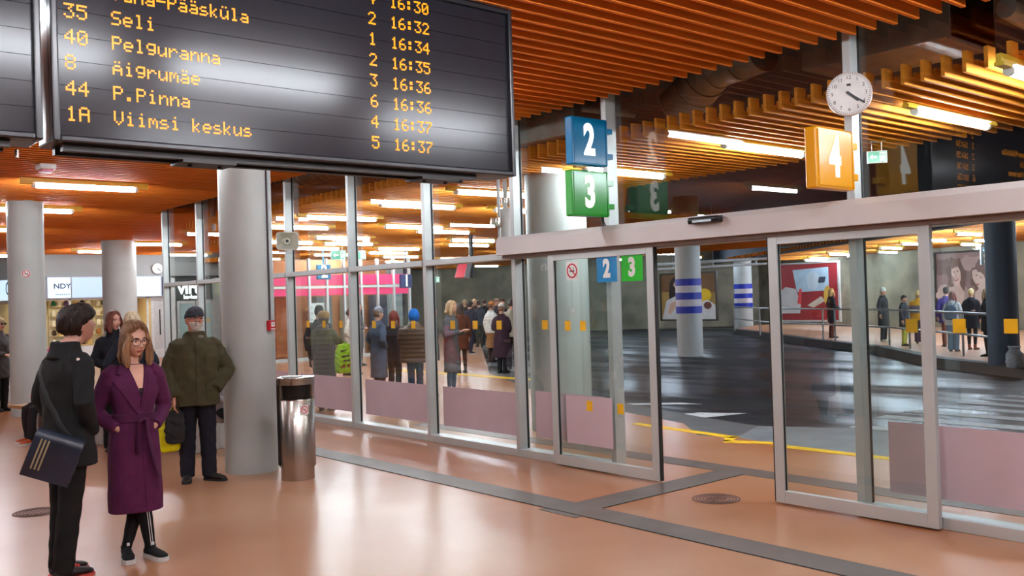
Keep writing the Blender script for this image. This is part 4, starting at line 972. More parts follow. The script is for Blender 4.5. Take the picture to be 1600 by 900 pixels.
duct([(7.2, 17.5, 4.15), (7.2, 17.5, 3.6), (7.2, 17.5, 3.2)], .05, 'thin drop pipe with a valve seen at the far glass bay', 'drop_pipe', ribs=False)
def box_duct(lo, hi, label):
    M = MB(); M.b2(lo, hi); y = lo[1]
    while y < hi[1]: M.b2((lo[0] - .015, y, lo[2] - .015), (hi[0] + .015, y + .03, hi[2] + .015)); y += 1.1
    tag(M.build('box_duct', GALV), label, 'duct')
box_duct((7.5, 3.4, 3.72), (8.3, 4.75, 4.2), 'rectangular grey duct behind the wall clock')
box_duct((7.0, 7.2, 3.5), (7.7, 8.5, 4.2), 'rectangular duct left of the blue bay sign'); box_duct((7.9, -2, 3.75), (8.7, 1.9, 4.25), 'rectangular duct in the dark upper corner above the bus bays')
# fire riser by the outside column
fr_ = empty('fire_riser', (7.86, 9.45, 0)); tag(fr_, 'white riser pipe with valves beside the thick outside column', 'pipe')
M = MB(); M.lathe((0, 0, 0), [(0, 2.30), (.085, 2.32), (.11, 2.36), (.11, 2.84), (.085, 2.90), (.03, 2.93), (.03, 2.98), (.05, 2.98), (.05, 3.02), (.03, 3.02), (.03, 3.3), (0, 3.3)], 24); M.build('vessel', mat('riser_paint', (206, 204, 200), .4), fr_, True)
M = MB(); M.cyl((-.13, -.02, 2.25), (-.13, -.02, 3.3), .022, 12); M.cyl((-.13, -.02, 2.7), (.0, 0, 2.7), .016, 10); M.build('side_pipe', mat('riser_paint', (206, 204, 200), .4), fr_, True)
M = MB(); M.cyl((.10, -.05, 2.50), (.20, -.08, 2.50), .02, 10); M.cyl((.18, -.07, 2.44), (.18, -.07, 2.58), .03, 12); M.cyl((.0, 0, 2.99), (.0, 0, 3.05), .055, 12); M.build('valve', STEEL, fr_, True)
M = MB(); M.lathe((-.2, -.05, 2.72), [(0, -.06), (.07, -.06), (.08, 0), (.07, .06), (0, .06)], 16); M.build('gauge', STEEL, fr_, True)
# ------------------------------------------------------------------ shops along the back of the hall
LITE = emit('lit_fascia', (206, 232, 250), 1.0); LITB = emit('lit_fascia_blue', (178, 204, 240), .85); NAVY = mat('navy_panel', (24, 34, 78), .4)
def fascia(p, q, z0, z1, material, label, name='shop_fascia'):
    p = Vector((p[0], p[1])); q = Vector((q[0], q[1])); c = (p + q) / 2; d = (q - p).normalized(); rz = math.atan2(d.y, d.x)
    e = empty(name, (c.x, c.y, z0), rz); tag(e, label, 'shop sign', None); L_ = (q - p).length; h = z1 - z0
    M = MB(); M.b2((-L_ / 2, -.12, 0), (L_ / 2, .11, h + .005)); M.build('light_box', mat('sign_case', (196, 204, 214), .4), e)
    M = MB(); M.b2((-L_ / 2 + .02, -.126, .02), (L_ / 2 - .02, -.12, h - .02)); M.build('lit_face', material, e)
    return e
f1 = fascia((8.0, 33.3), (8.735, 33.3), 2.16, 2.87, LITE, 'lit white shop fascia with dark capital letters')
text_mesh('lettering', 'NDY', .23, RY, (.09, -.13, .40), NAVY, f1, .004, sx=1.1, bold=.006)
M = MB()
for k in range(7): M.b2((-.12 + k * .065, -.130, .115), (-.12 + k * .065 + .045, -.127, .15))
M.build('small_print', mat('pale_blue_ink', (110, 150, 170), .5), f1)
fascia((8.745, 33.3), (10.45, 33.3), 2.16, 2.87, LITB, 'blank pale blue lit fascia between two columns'); fascia((10.46, 33.3), (11.70, 33.3), 2.16, 2.87, LITE, 'blank lit fascia right of the thick column below the small clock'); fascia((11.705, 33.3), (11.93, 33.3), 2.16, 2.87, NAVY, 'narrow navy panel at the end of the shop fascias')
f2 = fascia((7.20, 36.0), (7.86, 33.5), 2.14, 2.87, LITE, 'lit side fascia with a tall thin letter C')
text_mesh('lettering', 'C', .62, RY, (-.55, -.13, .40), NAVY, f2, .004, sx=.7); text_mesh('lettering', 'N', .2, RY, (-.15, -.13, .40), NAVY, f2, .004)
fascia((6.3, 39.4), (7.2, 36.05), 2.14, 2.87, LITB, 'pale blue lit side fascia at the picture edge')
FRAME = mat('white_shop_frame', (222, 224, 222), .45)
SHOPW = mat('cream_shop_wall', (226, 204, 160), .7, var=.1)
M = MB(); M.b2((8.0, 36.2, 0), (12.0, 36.3, 2.9)); struct(M.build('wall_shop', SHOPW)); M = MB(); M.b2((8.0, 33.55, 2.3), (12.0, 36.2, 2.36)); struct(M.build('ceiling_shop', SHOPW)); M = MB(); M.b2((11.86, 33.55, 0), (11.95, 36.2, 2.3)); struct(M.build('wall_shop', SHOPW))
for k, xx in enumerate((8.4, 9.6, 10.8)):
    e = empty('shop_lamp', (xx, 34.7, 2.24)); tag(e, 'warm flat lamp inside the shop behind the glass', 'lamp', 'lamps inside the shop')
    M = MB(); M.b2((-.45, -.25, .03), (.45, .25, .06)); M.build('case', WHITE, e)
    M = MB(); M.b2((-.42, -.22, .015), (.42, .22, .03)); M.build('diffuser', emit('shop_light', (255, 236, 200), 20.0), e)
wall_run('wall_shop', (7.75, 40.6), (8.75, 36.35), 0, 2.9, SHOPW, .1); wall_run('wall_shop', (6.2, 40.6), (7.75, 40.6), 0, 2.9, SHOPW, .1)
e = empty('shop_lamp', (7.45, 37.4, 2.26), 1.8); tag(e, 'warm flat lamp inside the side shop behind the glass', 'lamp')
M = MB(); M.b2((-1.3, -.25, .03), (1.3, .25, .06)); M.build('case', WHITE, e)
M = MB(); M.b2((-1.25, -.22, .015), (1.25, .22, .03)); M.build('diffuser', emit('shop_light', (255, 236, 200), 20.0), e)
M = MB(); a = Vector((6.3, 39.6, 0)); b = Vector((7.9, 33.6, 0)); rz_ = math.atan2(b.y - a.y, b.x - a.x)
for k in range(5): p = a.lerp(b, k / 4); M.box((p.x, p.y, 1.07), (.06, .06, 2.14), rz_)
for z, h_ in ((.06, .12), (2.10, .08)): p = (a + b) / 2; M.box((p.x, p.y, z), ((b - a).length, .06, h_), rz_)
f_ = struct(M.build('window_22', FRAME)); M = MB(); p = (a + b) / 2; M.box((p.x, p.y, 1.08), ((b - a).length, .008, 1.98), rz_); M.build('glass_pane', GLASS, f_)
def shopfront(n, xs, y, z1):
    M = MB()
    for x in xs: M.b2((x - .03, y - .03, 0), (x + .03, y + .03, z1))
    M.b2((xs[0], y - .03, 0), (xs[-1], y + .03, .12)); M.b2((xs[0], y - .03, z1 - .08), (xs[-1], y + .03, z1)); f = struct(M.build('window_%d' % n, FRAME))
    M = MB(); M.b2((xs[0], y - .004, .1), (xs[-1], y + .004, z1 - .05)); M.build('glass_pane', GLASS, f)
shopfront(21, (7.95, 8.75, 10.2, 11.3, 11.85), 33.45, 2.18)
M = MB(); M.b2((7.9, 33.42, 0), (11.9, 33.5, .55)); struct(M.build('plinth_shop', FRAME))
rc = [(60, 40, 34), (130, 30, 44), (206, 170, 110), (90, 60, 110), (40, 40, 48), (220, 210, 200), (150, 96, 50), (30, 90, 60)]
for x in (8.0, 8.75, 9.5, 10.25, 11.0):
    e = empty('display_rack', (x + .33, 36.1, 0)); tag(e, 'tall display rack of goods against the cream shop wall', 'shelf', 'display racks in the shop')
    M = MB(); M.b2((-.35, 0, .2), (-.32, .08, 2.2)); M.b2((.32, 0, .2), (.35, .08, 2.2)); M.b2((-.32, .05, .2), (.32, .08, 2.2)); M.build('frame', mat('rack_cream', (232, 216, 180), .5), e)
    for z in (.5, .85, 1.2, 1.55, 1.9): M = MB(); M.b2((-.32, -.22, z), (.32, .06, z + .02)); M.build('shelf', mat('rack_cream', (232, 216, 180), .5), e)
M = MB(); M.loft([[Vector((x, y, z)) for x, y in squircle(w_, d_, .02, 3)] for z, w_, d_ in ((0, .12, .09), (.04, .15, .11), (.16, .13, .08), (.2, .05, .03))])
g0 = M.build('handbag', cloth(rc[0], kind='leather'), None, True)
for i, x in enumerate((8.0, 8.75, 9.5, 10.25, 11.0)):
    for j, z in enumerate((.52, .87, 1.22, 1.57, 1.92)):
        for k in range(3):
            c = g0 if (i, j, k) == (0, 0, 0) else g0.copy()
            if c is not g0: COL.objects.link(c)
            c.location = (x + .12 + k * .21, 35.99, z + .002); c.data = c.data if random.random() < .3 else c.data.copy(); c.data.materials[0] = cloth(rc[(i * 3 + j * 5 + k * 2) % 8], kind='leather')
            tag(c, 'small bag on a rack inside the lit shop', 'bag', 'bags on the shop racks')
e = empty('shop_door', (11.66, 33.40, 0)); tag(e, 'narrow white shop door below the navy end panel', 'door')
M = MB(); M.b2((-.26, -.03, 0), (-.17, .03, 2.14)); M.b2((.17, -.03, 0), (.26, .03, 2.14)); M.b2((-.17, -.03, 0), (.17, .03, .3)); M.b2((-.17, -.03, 2.02), (.17, .03, 2.14)); M.build('door_frame', FRAME, e)
M = MB(); M.b2((-.17, -.01, .3), (.17, .01, 2.02)); M.build('door_panel', mat('pale_door_panel', (206, 208, 206), .5), e); M = MB(); M.b2((.02, -.05, .8), (.05, -.03, 1.7)); M.build('door_handle', BLACK, e)
# entrance with the two-line white sign
e = empty('entrance_portal', (13.0, 33.4, 0)); tag(e, 'white double door below a dark panel with white lettering', 'entrance')
M = MB(); M.b2((-.80, -.04, 2.02), (.60, .04, 2.72)); M.build('sign_panel', mat('portal_dark', (60, 72, 70), .4), e)
text_mesh('lettering', 'viru', .60, RY, (-.20, -.05, 2.42), emit('white_letters', (255, 255, 255), 1.5), e, .01, sx=.95, bold=.022); text_mesh('lettering', 'keskus', .20, RY, (-.18, -.05, 2.11), emit('white_letters', (255, 255, 255), 1.5), e, .01, bold=.012)
for sx in (-.68, 0.0):
    M = MB()
    for a, b in (((0, 0), (.07, 1.98)), ((.59, 0), (.66, 1.98)), ((.07, 0), (.59, .10)), ((.07, 1.88), (.59, 1.98))): M.b2((sx + a[0], -.03, a[1]), (sx + b[0], .03, b[1]))
    d_ = M.build('door', FRAME, e); M = MB(); M.b2((sx + .07, -.005, .1), (sx + .59, .005, 1.88)); M.build('frosted_pane', mat('frosted_pane', (176, 208, 206), .3), d_)
    M = MB(); M.disc((sx + .45, -.006, 1.25), RY, .07, .003, 14); M.build('dot_sticker', YEL, d_)
M = MB()
for a, b in (((11.95, -.05, 0), (12.25, .05, 2.8)), ((13.66, -.05, 0), (14.0, .05, 2.8)), ((14.75, -.05, 0), (14.95, .05, 2.8))): M.b2((a[0] - 13, a[1], a[2]), (b[0] - 13, b[1], b[2]))
M.build('door_frame', FRAME, e)
M = MB(); M.b2((-1.02, -.06, .9), (-.98, -.05, 1.9)); M.build('pull_handle', BLACK, e)
M = MB(); M.b2((13.9, 33.24, 2.20), (14.15, 33.33, 2.72)); tag(M.build('light_panel', emit('lime_panel', (190, 214, 20), .8)), 'small lime green lit panel beside the grey column top of the entrance', 'panel')
wall_run('wall_back', (14.2, 33.5), (22, 33.5), 0, 2.9, mat('entrance_wall', (170, 178, 176), .5)); wall_run('wall_back', (11.9, 34.6), (14.3, 34.6), 0, 2.9, mat('entrance_wall', (170, 178, 176), .5))
# ------------------------------------------------------------------ kiosk with the pink band across the waiting area
ky = 26.0
e = empty('kiosk_front', (15.6, ky, 0)); tag(e, 'glazed kiosk with a bright pink band behind the waiting crowd', 'kiosk')
M = MB(); M.b2((-3.2, -.1, 2.30), (1.75, 0, 2.62)); M.b2((-3.2, -.1, 1.98), (1.75, 0, 2.18)); M.build('pink_band', emit('pink_band', (236, 60, 116), .75), e)
M = MB()
for k in range(9): M.b2((-3.2 + k * .61 - .035, -.16, 0), (-3.2 + k * .61 + .035, -.06, 3.12))
M.b2((-3.2, -.15, 2.2), (1.75, -.08, 2.27)); M.b2((-3.2, -.15, 0), (1.75, -.08, .1)); M.build('frame', ALU, e)
M = MB(); M.b2((-3.2, -.03, .1), (1.75, -.02, 2.0)); M.build('glass_pane', GLASS, e)
M = MB(); M.b2((-3.2, 1.4, 0), (1.75, 1.5, 3.15)); M.build('back_panel', mat('kiosk_orange', (206, 140, 90), .6, var=.3, scale=1.1), e)
for k, (x, rgb) in enumerate(((-2.6, (214, 122, 70)), (-1.2, (120, 150, 150)), (-.2, (190, 196, 176)), (.9, (90, 100, 120)))):
    M = MB(); M.b2((x, .9, .1), (x + .55, 1.2, 1.95)); M.build('shelf_unit', mat('kiosk_%d' % k, rgb, .6), e)
M = MB(); M.b2((-2.0, -.06, .95), (-1.45, -.04, 1.75)); pz = M.build('price_board', mat('board_white', (206, 220, 214), .5), e)
M = MB()
for i in range(4):
    for j in range(3): M.disc((-1.9 + .17 * j, -.064, 1.07 + .18 * i), RY, .035, .003, 10)
M.build('print_mark', mat('dim_green', (70, 110, 96), .6), pz)
for t, m_, x, y, z, s_, lb in (('2', mat('teal_sign', (8, 92, 130), .3), 13.1, 24.0, 2.42, .42, 'small blue box sign with numeral two beyond the glass bays'), ('1', mat('indigo_sign', (30, 42, 92), .3), 16.3, 24.6, 2.14, .42, 'small navy box sign with numeral one before the pink band')):
    r_ = empty('bay_sign', (x, y, z)); tag(r_, lb, 'sign'); M = MB(); M.b2((-s_ / 2, -.05, 0), (s_ / 2, .05, s_)); M.b2((-.02, -.02, s_), (.02, .02, 3.35 - z)); M.b2((-.08, -.15, 3.325 - z), (.08, .15, 3.345 - z)); M.build('sign_box', m_, r_, bevel=.01)
    text_mesh('numeral', t, .50, RY, (0, -.056, s_ / 2), emit('soft_white', (240, 240, 235), 1.3), r_, .004, sx=.8, bold=.015)
wall_run('wall_waiting', (17.6, 30.5), (24.5, 45), 0, 3.4, mat('brown_grey_wall', (118, 112, 104), .8, var=.3, scale=.8))
wall_run('wall_waiting', (12.8, 30.5), (17.6, 30.5), 0, 3.4, mat('pale_glazed_wall', (176, 170, 160), .6, var=.2, scale=.8))
# ticket display on a pole
e = empty('tilted_display', (13.9, 18.4, 2.35)); tag(e, 'tilted grey display box hanging on a dark pole', 'display', None)
M = MB(); M.box((0, 0, .12), (.12, .42, .46), R=Matrix.Rotation(.35, 3, 'Y')); M.build('case', mat('case_grey', (120, 118, 122), .4), e); M = MB(); M.cyl((.25, 0, -.1), (.25, 0, .98), .055, 12); M.cyl((.25, 0, .1), (.05, 0, .1), .03, 8); M.build('pole', BLACK, e, True)
M = MB(); M.box((-.075, 0, .09), (.01, .36, .36), R=Matrix.Rotation(.35, 3, 'Y')); M.build('screen', emit('red_screen', (226, 60, 80), .5), e)
# ------------------------------------------------------------------ benches
OAK = mat('bench_oak', (182, 132, 84), .5, var=.25, scale=4, stretch=(.3, 3, 3)); BCON = mat('bench_concrete', (176, 174, 170), .75, var=.1, scale=3)
def bench(A, B, label):
    A = Vector((A[0], A[1], 0)); B = Vector((B[0], B[1], 0)); d = B - A; L_ = d.length; e = empty('bench', (A + B) / 2, math.atan2(d.y, d.x)); tag(e, label, 'bench')
    h = L_ / 2
    M = MB(); M.b2((-h, -.10, 0), (h, .10, .60)); M.build('core_wall', BCON, e, bevel=.01)
    M = MB(); M.b2((-h - .02, -.14, .60), (h + .02, .14, .635)); M.build('top_board', mat('bench_top', (206, 206, 208), .4), e, bevel=.006)
    for sy in (-1, 1):
        for k in range(3): M = MB(); M.b2((-h, sy * (.13 + k * .125), .40), (h, sy * (.13 + k * .125 + .11), .445)); M.build('seat_board', OAK, e, bevel=.006)
        for x in (-h + .5, -.0, h - .16): M = MB(); M.b2((x - .16, sy * .10, 0), (x + .16, sy * .46, .40)); M.build('leg_block', BCON, e, bevel=.01)
    return e
pa, pb = far_at(66, 640, 13.6), far_at(352, 640, 11.5)
bench(pa, pb, 'long bench with oak seat boards and a grey middle wall behind the purple coat')
pa2, pb2 = far_at(-120, 640, 19.0), far_at(24, 640, 18.3)
bench(pa2, pb2, 'grey bench with oak seat at the edge behind the first column')
M = MB(); d_ = (pb - pa); d_.z = 0; c = pa + d_ * .36; c.z = .637; rz = math.atan2(d_.y, d_.x); M.box(c, (.42, .27, .006), rz); M.box(c + Vector((.03, 0, .006)), (.36, .24, .005), rz + .2)
tag(M.build('newspaper', mat('newsprint', (220, 226, 232), .7)), 'folded white newspaper lying on the top board of the long bench', 'newspaper')
# ------------------------------------------------------------------ far platform: railing, posters, display, bin
RAILS = mat('railing_steel', (150, 150, 150), .35, metal=.8)
rp = [gnd(x, y, PLZ) for x, y in ((1147, 517), (1187, 524), (1209, 527), (1286, 532), (1305, 534), (1390, 540), (1422, 545), (1506, 557), (1556, 566))]
rp = [Vector((p.x + .12, p.y + .06, PLZ)) for p in rp]
e = empty('railing', rp[4]); tag(e, 'two-bar grey steel railing along the edge of the far platform', 'railing'); o = rp[4]
for z, nm in ((1.02, 'top_rail'), (.52, 'mid_rail')): M = MB(); M.tube([p - o + Vector((0, 0, z)) for p in rp], .028, 8); M.build(nm, RAILS, e, True)
for p in rp: M = MB(); M.cyl(p - o, p - o + Vector((0, 0, 1.02)), .028, 8); M.build('post', RAILS, e, True)
def poster(x0, x1, ytop, ybot, D0, D1, label, bgc, shapes, frame=(60, 56, 50)):
    """flat framed advertising sheet standing on the far wall, shapes in its own 0..1 coordinates"""
    a = far_at(x0, ybot, D0); b = far_at(x1, ybot, D1); t = far_at(x0, ytop, D0)
    a.z = b.z = max(.25, a.z); h = t.z - a.z; d = b - a; L_ = Vector((d.x, d.y)).length; rz = math.atan2(d.y, d.x)
    e = empty('poster', (a + b) / 2, rz); tag(e, label, 'poster')
    M = MB(); M.b2((-L_ / 2, -.02, 0), (L_ / 2, .04, h)); M.build('sheet', bgc, e)
    M = MB(); f = .07
    M.b2((-L_ / 2 - f, -.06, -f), (-L_ / 2, .05, h + f)); M.b2((L_ / 2, -.06, -f), (L_ / 2 + f, .05, h + f)); M.b2((-L_ / 2, -.06, -f), (L_ / 2, .05, 0)); M.b2((-L_ / 2, -.06, h), (L_ / 2, .05, h + f)); M.build('frame', mat('poster_frame_%d' % frame[0], frame, .4), e)
    for i, (nm, rgb, pts) in enumerate(shapes):
        M = MB()
        if len(pts) == 4 and not isinstance(pts[0], tuple):
            cx_, cy_, rx_, ry_ = pts; pp = [((cx_ - .5 + rx_ * math.cos(q)) * L_, (cy_ + ry_ * math.sin(q)) * h) for q in [2 * PI * k / 22 for k in range(22)]]
        else: pp = [((x - .5) * L_, y * h) for x, y in pts]
        M.poly(pp, RY, (0, -.022 - .003 * i, 0), .003); M.build(nm, mat('print_%d_%d_%d' % rgb, rgb, .5, var=.15, scale=2.5), e)
    return e, L_, h
poster(1035, 1120, 430, 499, 43.2, 41.0, 'framed gold and brown poster with a dark-haired woman behind the striped column', mat('poster_gold', (176, 140, 76), .5, var=.35, scale=1.2),
       [('printed_shape', (120, 84, 48), [(.0, .62), (1, .58), (1, 1), (0, 1)]), ('printed_shape', (44, 30, 28), (.30, .72, .14, .24)), ('printed_shape', (216, 180, 150), (.32, .72, .085, .15)), ('printed_shape', (44, 30, 28), (.22, .56, .07, .20)), ('printed_shape', (224, 216, 210), [(.02, .05), (.10, .42), (.28, .52), (.48, .46), (.66, .30), (.70, .0), (.02, .0)]), ('printed_shape', (222, 178, 150), [(.12, .16), (.18, .36), (.30, .42), (.26, .24), (.16, .10)]), ('printed_shape', (232, 186, 40), (.80, .52, .13, .15)), ('printed_shape', (226, 220, 214), [(.62, .0), (.70, .36), (.86, .42), (1, .30), (1, .0)]), ('printed_shape', (110, 60, 50), (.86, .30, .07, .08))])
poster(1213, 1312, 415, 500, 39.6, 37.3, 'large red poster with a pale blue panel in a white frame', mat('poster_red', (168, 40, 48), .5, var=.2, scale=1.5),
       [('printed_shape', (190, 214, 232), [(.36, .50), (.86, .52), (.86, .93), (.30, .90)]), ('printed_shape', (214, 226, 236), (.62, .70, .10, .16)), ('printed_shape', (220, 214, 214), [(.0, .12), (.06, .50), (.18, .60), (.34, .56), (.42, .30), (.40, .12)]), ('printed_shape', (236, 80, 84), [(.36, .30), (.40, .56), (.44, .56), (.42, .28)]), ('printed_shape', (226, 210, 190), [(.52, .26), (.74, .42), (.80, .34), (.62, .22)]), ('printed_shape', (226, 176, 70), (.84, .42, .06, .18)), ('printed_shape', (52, 60, 80), [(.70, .66), (.72, .76), (.82, .76), (.80, .66)])], (200, 196, 192))
def blob(cx, cy, rx, ry, lob=5, amp=.12, rot=0.0, n=40):
    o = []
    for k in range(n):
        q = 2 * PI * k / n; f = 1 + amp * math.sin(lob * q + 1.3) + amp * .6 * math.sin((lob * 2 + 1) * q)
        x, y = rx * f * math.cos(q), ry * f * math.sin(q); o.append((cx + x * math.cos(rot) - y * math.sin(rot), cy + x * math.sin(rot) + y * math.cos(rot)))
    return o
PS = 'printed_shape'
poster(1466, 1566, 397, 500, 35.2, 33.2, 'very large sepia poster with two smiling women above the platform crowd', mat('poster_sepia', (142, 118, 112), .5, var=.35, scale=.9),
       [(PS, (118, 94, 88), blob(.12, .80, .16, .12, 6, .15)), (PS, (164, 140, 132), blob(.55, .84, .22, .10, 7, .2)), (PS, (104, 78, 70), blob(.33, .66, .15, .27, 7, .10, .15)), (PS, (196, 168, 156), blob(.30, .30, .24, .20, 4, .10, -.3)), (PS, (194, 166, 154), blob(.335, .50, .05, .14, 3, .05, .1)),
        (PS, (206, 178, 164), blob(.325, .68, .072, .155, 3, .03, .15)), (PS, (120, 92, 82), blob(.30, .84, .085, .06, 5, .12, .5)), (PS, (150, 122, 112), blob(.27, .60, .02, .06, 3, .1)), (PS, (126, 92, 86), blob(.298, .715, .016, .012, 3, .05)), (PS, (126, 92, 86), blob(.352, .725, .016, .012, 3, .05)), (PS, (178, 146, 134), blob(.325, .665, .010, .035, 3, .05)), (PS, (150, 84, 80), blob(.325, .605, .034, .020, 3, .1)), (PS, (226, 210, 200), blob(.325, .61, .024, .008, 3, .05)),
        (PS, (100, 76, 70), blob(.74, .66, .17, .24, 8, .10, -.4)), (PS, (190, 164, 152), blob(.80, .28, .22, .22, 4, .10, .3)), (PS, (202, 176, 162), blob(.69, .60, .085, .16, 3, .04, .45)), (PS, (112, 86, 78), blob(.75, .76, .10, .08, 6, .14, -.5)), (PS, (130, 98, 90), blob(.655, .655, .016, .010, 3, .05, .4)), (PS, (130, 98, 90), blob(.72, .625, .016, .010, 3, .05, .4)), (PS, (150, 92, 86), blob(.665, .52, .028, .014, 3, .1, .4)), (PS, (196, 170, 158), blob(.09, .42, .07, .13, 5, .10, -.5)), (PS, (156, 130, 122), blob(.5, .25, .05, .25, 3, .1))], (40, 36, 36))
for k, (z, r_) in enumerate(((3.05, .07), (2.82, .05))):
    a = far_at(1026, 400, 43.5); b = far_at(1212, 400, 39.0); M = MB(); M.cyl((a.x, a.y, z), (b.x, b.y, z), r_, 12)
    for q in (.15, .5, .85): p = a.lerp(b, q); M.cyl((p.x, p.y, z), (p.x, p.y, 5.6), .02, 6)
    tag(M.build('ceiling_pipe', mat('riser_paint', (206, 204, 200), .4), None, True), ('thick' if k == 0 else 'thin') + ' white pipe running along the concrete wall above the gold poster', 'pipe')
c = far_at(1548, 400, 27.5)
e = empty('bus_display', (c.x, c.y, 2.35), math.radians(-50)); tag(e, 'small black hanging display with amber figures over the platform', 'display')
M = MB(); M.b2((-.28, -.06, -.08), (.28, .06, .44)); M.b2((-.03, -.02, .44), (.03, .02, .79)); M.build('case', BLACK, e)
M = MB(); M.b2((-.2, -.066, .14), (.14, -.06, .22)); M.b2((-.1, -.066, .22), (.08, -.06, .27)); M.b2((-.2, -.066, -.02), (-.08, -.06, .03)); M.b2((-.02, -.066, -.02), (.2, -.06, .03)); M.build('amber_figures', emit('amber_dim', (255, 180, 30), 1.2), e)
M = MB(); M.b2((-.22, -.066, .32), (-.04, -.06, .38)); M.b2((.0, -.066, .32), (.1, -.06, .36)); M.build('blue_figures', emit('blue_dim', (120, 200, 250), 1.0), e)
c = gnd(1578, 574, PLZ)
e = empty('waste_sack', (c.x, c.y - .1, PLZ)); tag(e, 'grey plastic sack standing before the dark blue column', 'sack')
M = MB(); M.loft([ringpts(Vector((0, 0, z)), Vector((1, 0, 0)), Vector((0, 1, 0)), r_, r_ * .9, 14) for z, r_ in ((0, .16), (.1, .19), (.28, .17), (.36, .10), (.42, .13))]); fused('sack', M, shiny((170, 176, 184), .35), e, .02, 1, noise=folds(.012, 2))
# ------------------------------------------------------------------ the people
from mathutils.bvhtree import BVHTree
def surf(o):
    me = o.data; return BVHTree.FromPolygons([v.co for v in me.vertices], [tuple(p.vertices) for p in me.polygons])
def patch(nm, bv, q, t, material, parent, back=False, n=9, ctxs=1.0, lift=0.0):
    """cloth panel lying on a garment: q = four corners (x, z) seen from the front"""
    top = []; bot = []
    for i in range(n):
        a = i / (n - 1)
        for j in range(n):
            b = j / (n - 1)
            x = (q[0][0] * (1 - a) + q[3][0] * a) * (1 - b) + (q[1][0] * (1 - a) + q[2][0] * a) * b
            z = (q[0][1] * (1 - a) + q[3][1] * a) * (1 - b) + (q[1][1] * (1 - a) + q[2][1] * a) * b
            sgn = 1 if back else -1
            h = bv.ray_cast(Vector((x * ctxs, sgn * 1.0, z * ctxs)), Vector((0, -sgn, 0)))
            p = h[0] if h[0] else Vector((x * ctxs, sgn * .1, z * ctxs))
            nn = (h[1] if h[0] else Vector((0, sgn, 0))).lerp(Vector((0, sgn, 0)), .5).normalized()
            top.append(p + nn * (t + lift)); bot.append(p + nn * lift - nn * .005)
    M = MB(); fs = []
    for i in range(n - 1):
        for j in range(n - 1):
            a = i * n + j; fs.append((a, a + 1, a + n + 1, a + n)); fs.append((n * n + a, n * n + a + n, n * n + a + n + 1, n * n + a + 1))
    rim = [j for j in range(n)] + [i * n + n - 1 for i in range(1, n)] + [(n - 1) * n + j for j in range(n - 2, -1, -1)] + [i * n for i in range(n - 2, 0, -1)]
    for k in range(len(rim)): a, b = rim[k], rim[(k + 1) % len(rim)]; fs.append((a, b, n * n + b, n * n + a))
    M.add(top + bot, fs)
    return M.build(nm, material, parent, True)
def stud(bv, x, z, r, material, parent, s=1.0, nm='button', back=False):
    sgn = 1 if back else -1
    h = bv.ray_cast(Vector((x * s, sgn, z * s)), Vector((0, -sgn, 0)))
    M = MB(); p = h[0] + h[1] * .001; M.cyl(p, p + h[1] * .005, r, 12, r * .8); return M.build(nm, material, parent, True)
def wpos(root, p):
    return Vector(root.location) + Matrix.Rotation(root.rotation_euler[2], 3, 'Z') @ Vector(p)
def carrier(label, root, ctx, side, w_, h_, d_, rgb, drop=.16, turn=0.0, name='shopping_bag', group=None, mats=None, amp=.012, marks=None):
    """bag with two handles hanging from a wrist"""
    J = ctx['J']; hd = J['hd' + side].normalized(); hp = wpos(root, J['wr' + side] + hd * .075 * ctx['s'])
    e = empty(name, (hp.x, hp.y, hp.z - drop - h_), root.rotation_euler[2] + turn); tag(e, label, 'bag', group)
    M = MB()
    M.loft([ringpts(Vector((0, 0, z * h_)), Vector((1, 0, 0)), Vector((0, 1, 0)), a * w_ / 2, b * d_ / 2, 20, 3) for z, a, b in ((0, .75, .8), (.05, .95, 1), (.4, 1.02, 1.1), (.75, .92, .8), (.93, .72, .45), (1.0, .62, .3))])
    b_ = fused('bag_body', M, shiny(rgb, .35) if not mats else mats, e, .012, 2, noise=folds(amp, 2.2, len(label)))
    M = MB()
    for sy in (-1, 1): M.tube([(-w_ * .22, sy * .012, h_ * .93), (-w_ * .10, sy * .012, h_ + drop * .6), (0, sy * .008, h_ + drop * 1.02), (w_ * .10, sy * .012, h_ + drop * .6), (w_ * .22, sy * .012, h_ * .93)], [(.006, .012)] * 5, 8)
    M.build('handle', shiny(rgb, .35) if not mats else mats, e, True)
    if marks:
        bv = surf(b_)
        for nm, mrgb, q in marks: patch(nm, bv, q, .002, mat('print_%d_%d_%d' % mrgb, mrgb, .5), e, n=6)
    return e
def at(x, D): p = far_at(x, 480, D); return (p.x, p.y, 0.0)
def pl(x, y): p = gnd(x, y - 3, PLZ); return (p.x + .36, p.y + .22, PLZ)
# ---- man in black, seen from behind
ARMS['bagup'] = (V(.30, .0, 1.19), V(.40, -.08, 1.16), V(.25, -.1, -.9))
ARMS['man'] = (V(.262, .05, 1.145), V(.150, -.065, .93), V(-.5, .5, -.7))
r1, c1 = person('young man in black jacket and trousers seen from behind with a messenger bag', (1.72, 6.66, 0), 120, 1.775, dict(sex='m', vox=.0048, arms='man', yaw=-6, nod=-14, head_at=(.01, -.085, 1.622),
    hair='mop', hair_rgb=(40, 24, 20), skin=(206, 150, 130), hands=1.0,
    top=dict(rgb=(26, 26, 27), hem=.73, bulk=.002, flare=.10, name='jacket', collar_h=.085, fold=.0065, sleeve=.060),
    legs=dict(rgb=(22, 22, 22), r=.004), joints=dict(knR=(-.075, .05, .49), anR=(-.075, .115, .085), knL=(.075, .02, .49), anL=(.07, .055, .085)), shoes=dict(rgb=(34, 32, 34), sole=(214, 84, 76), turnL=4, turnR=-4, sole_t=.018)))
s = c1['s']; bv = surf(c1['coat']); JM = cloth((26, 26, 27))
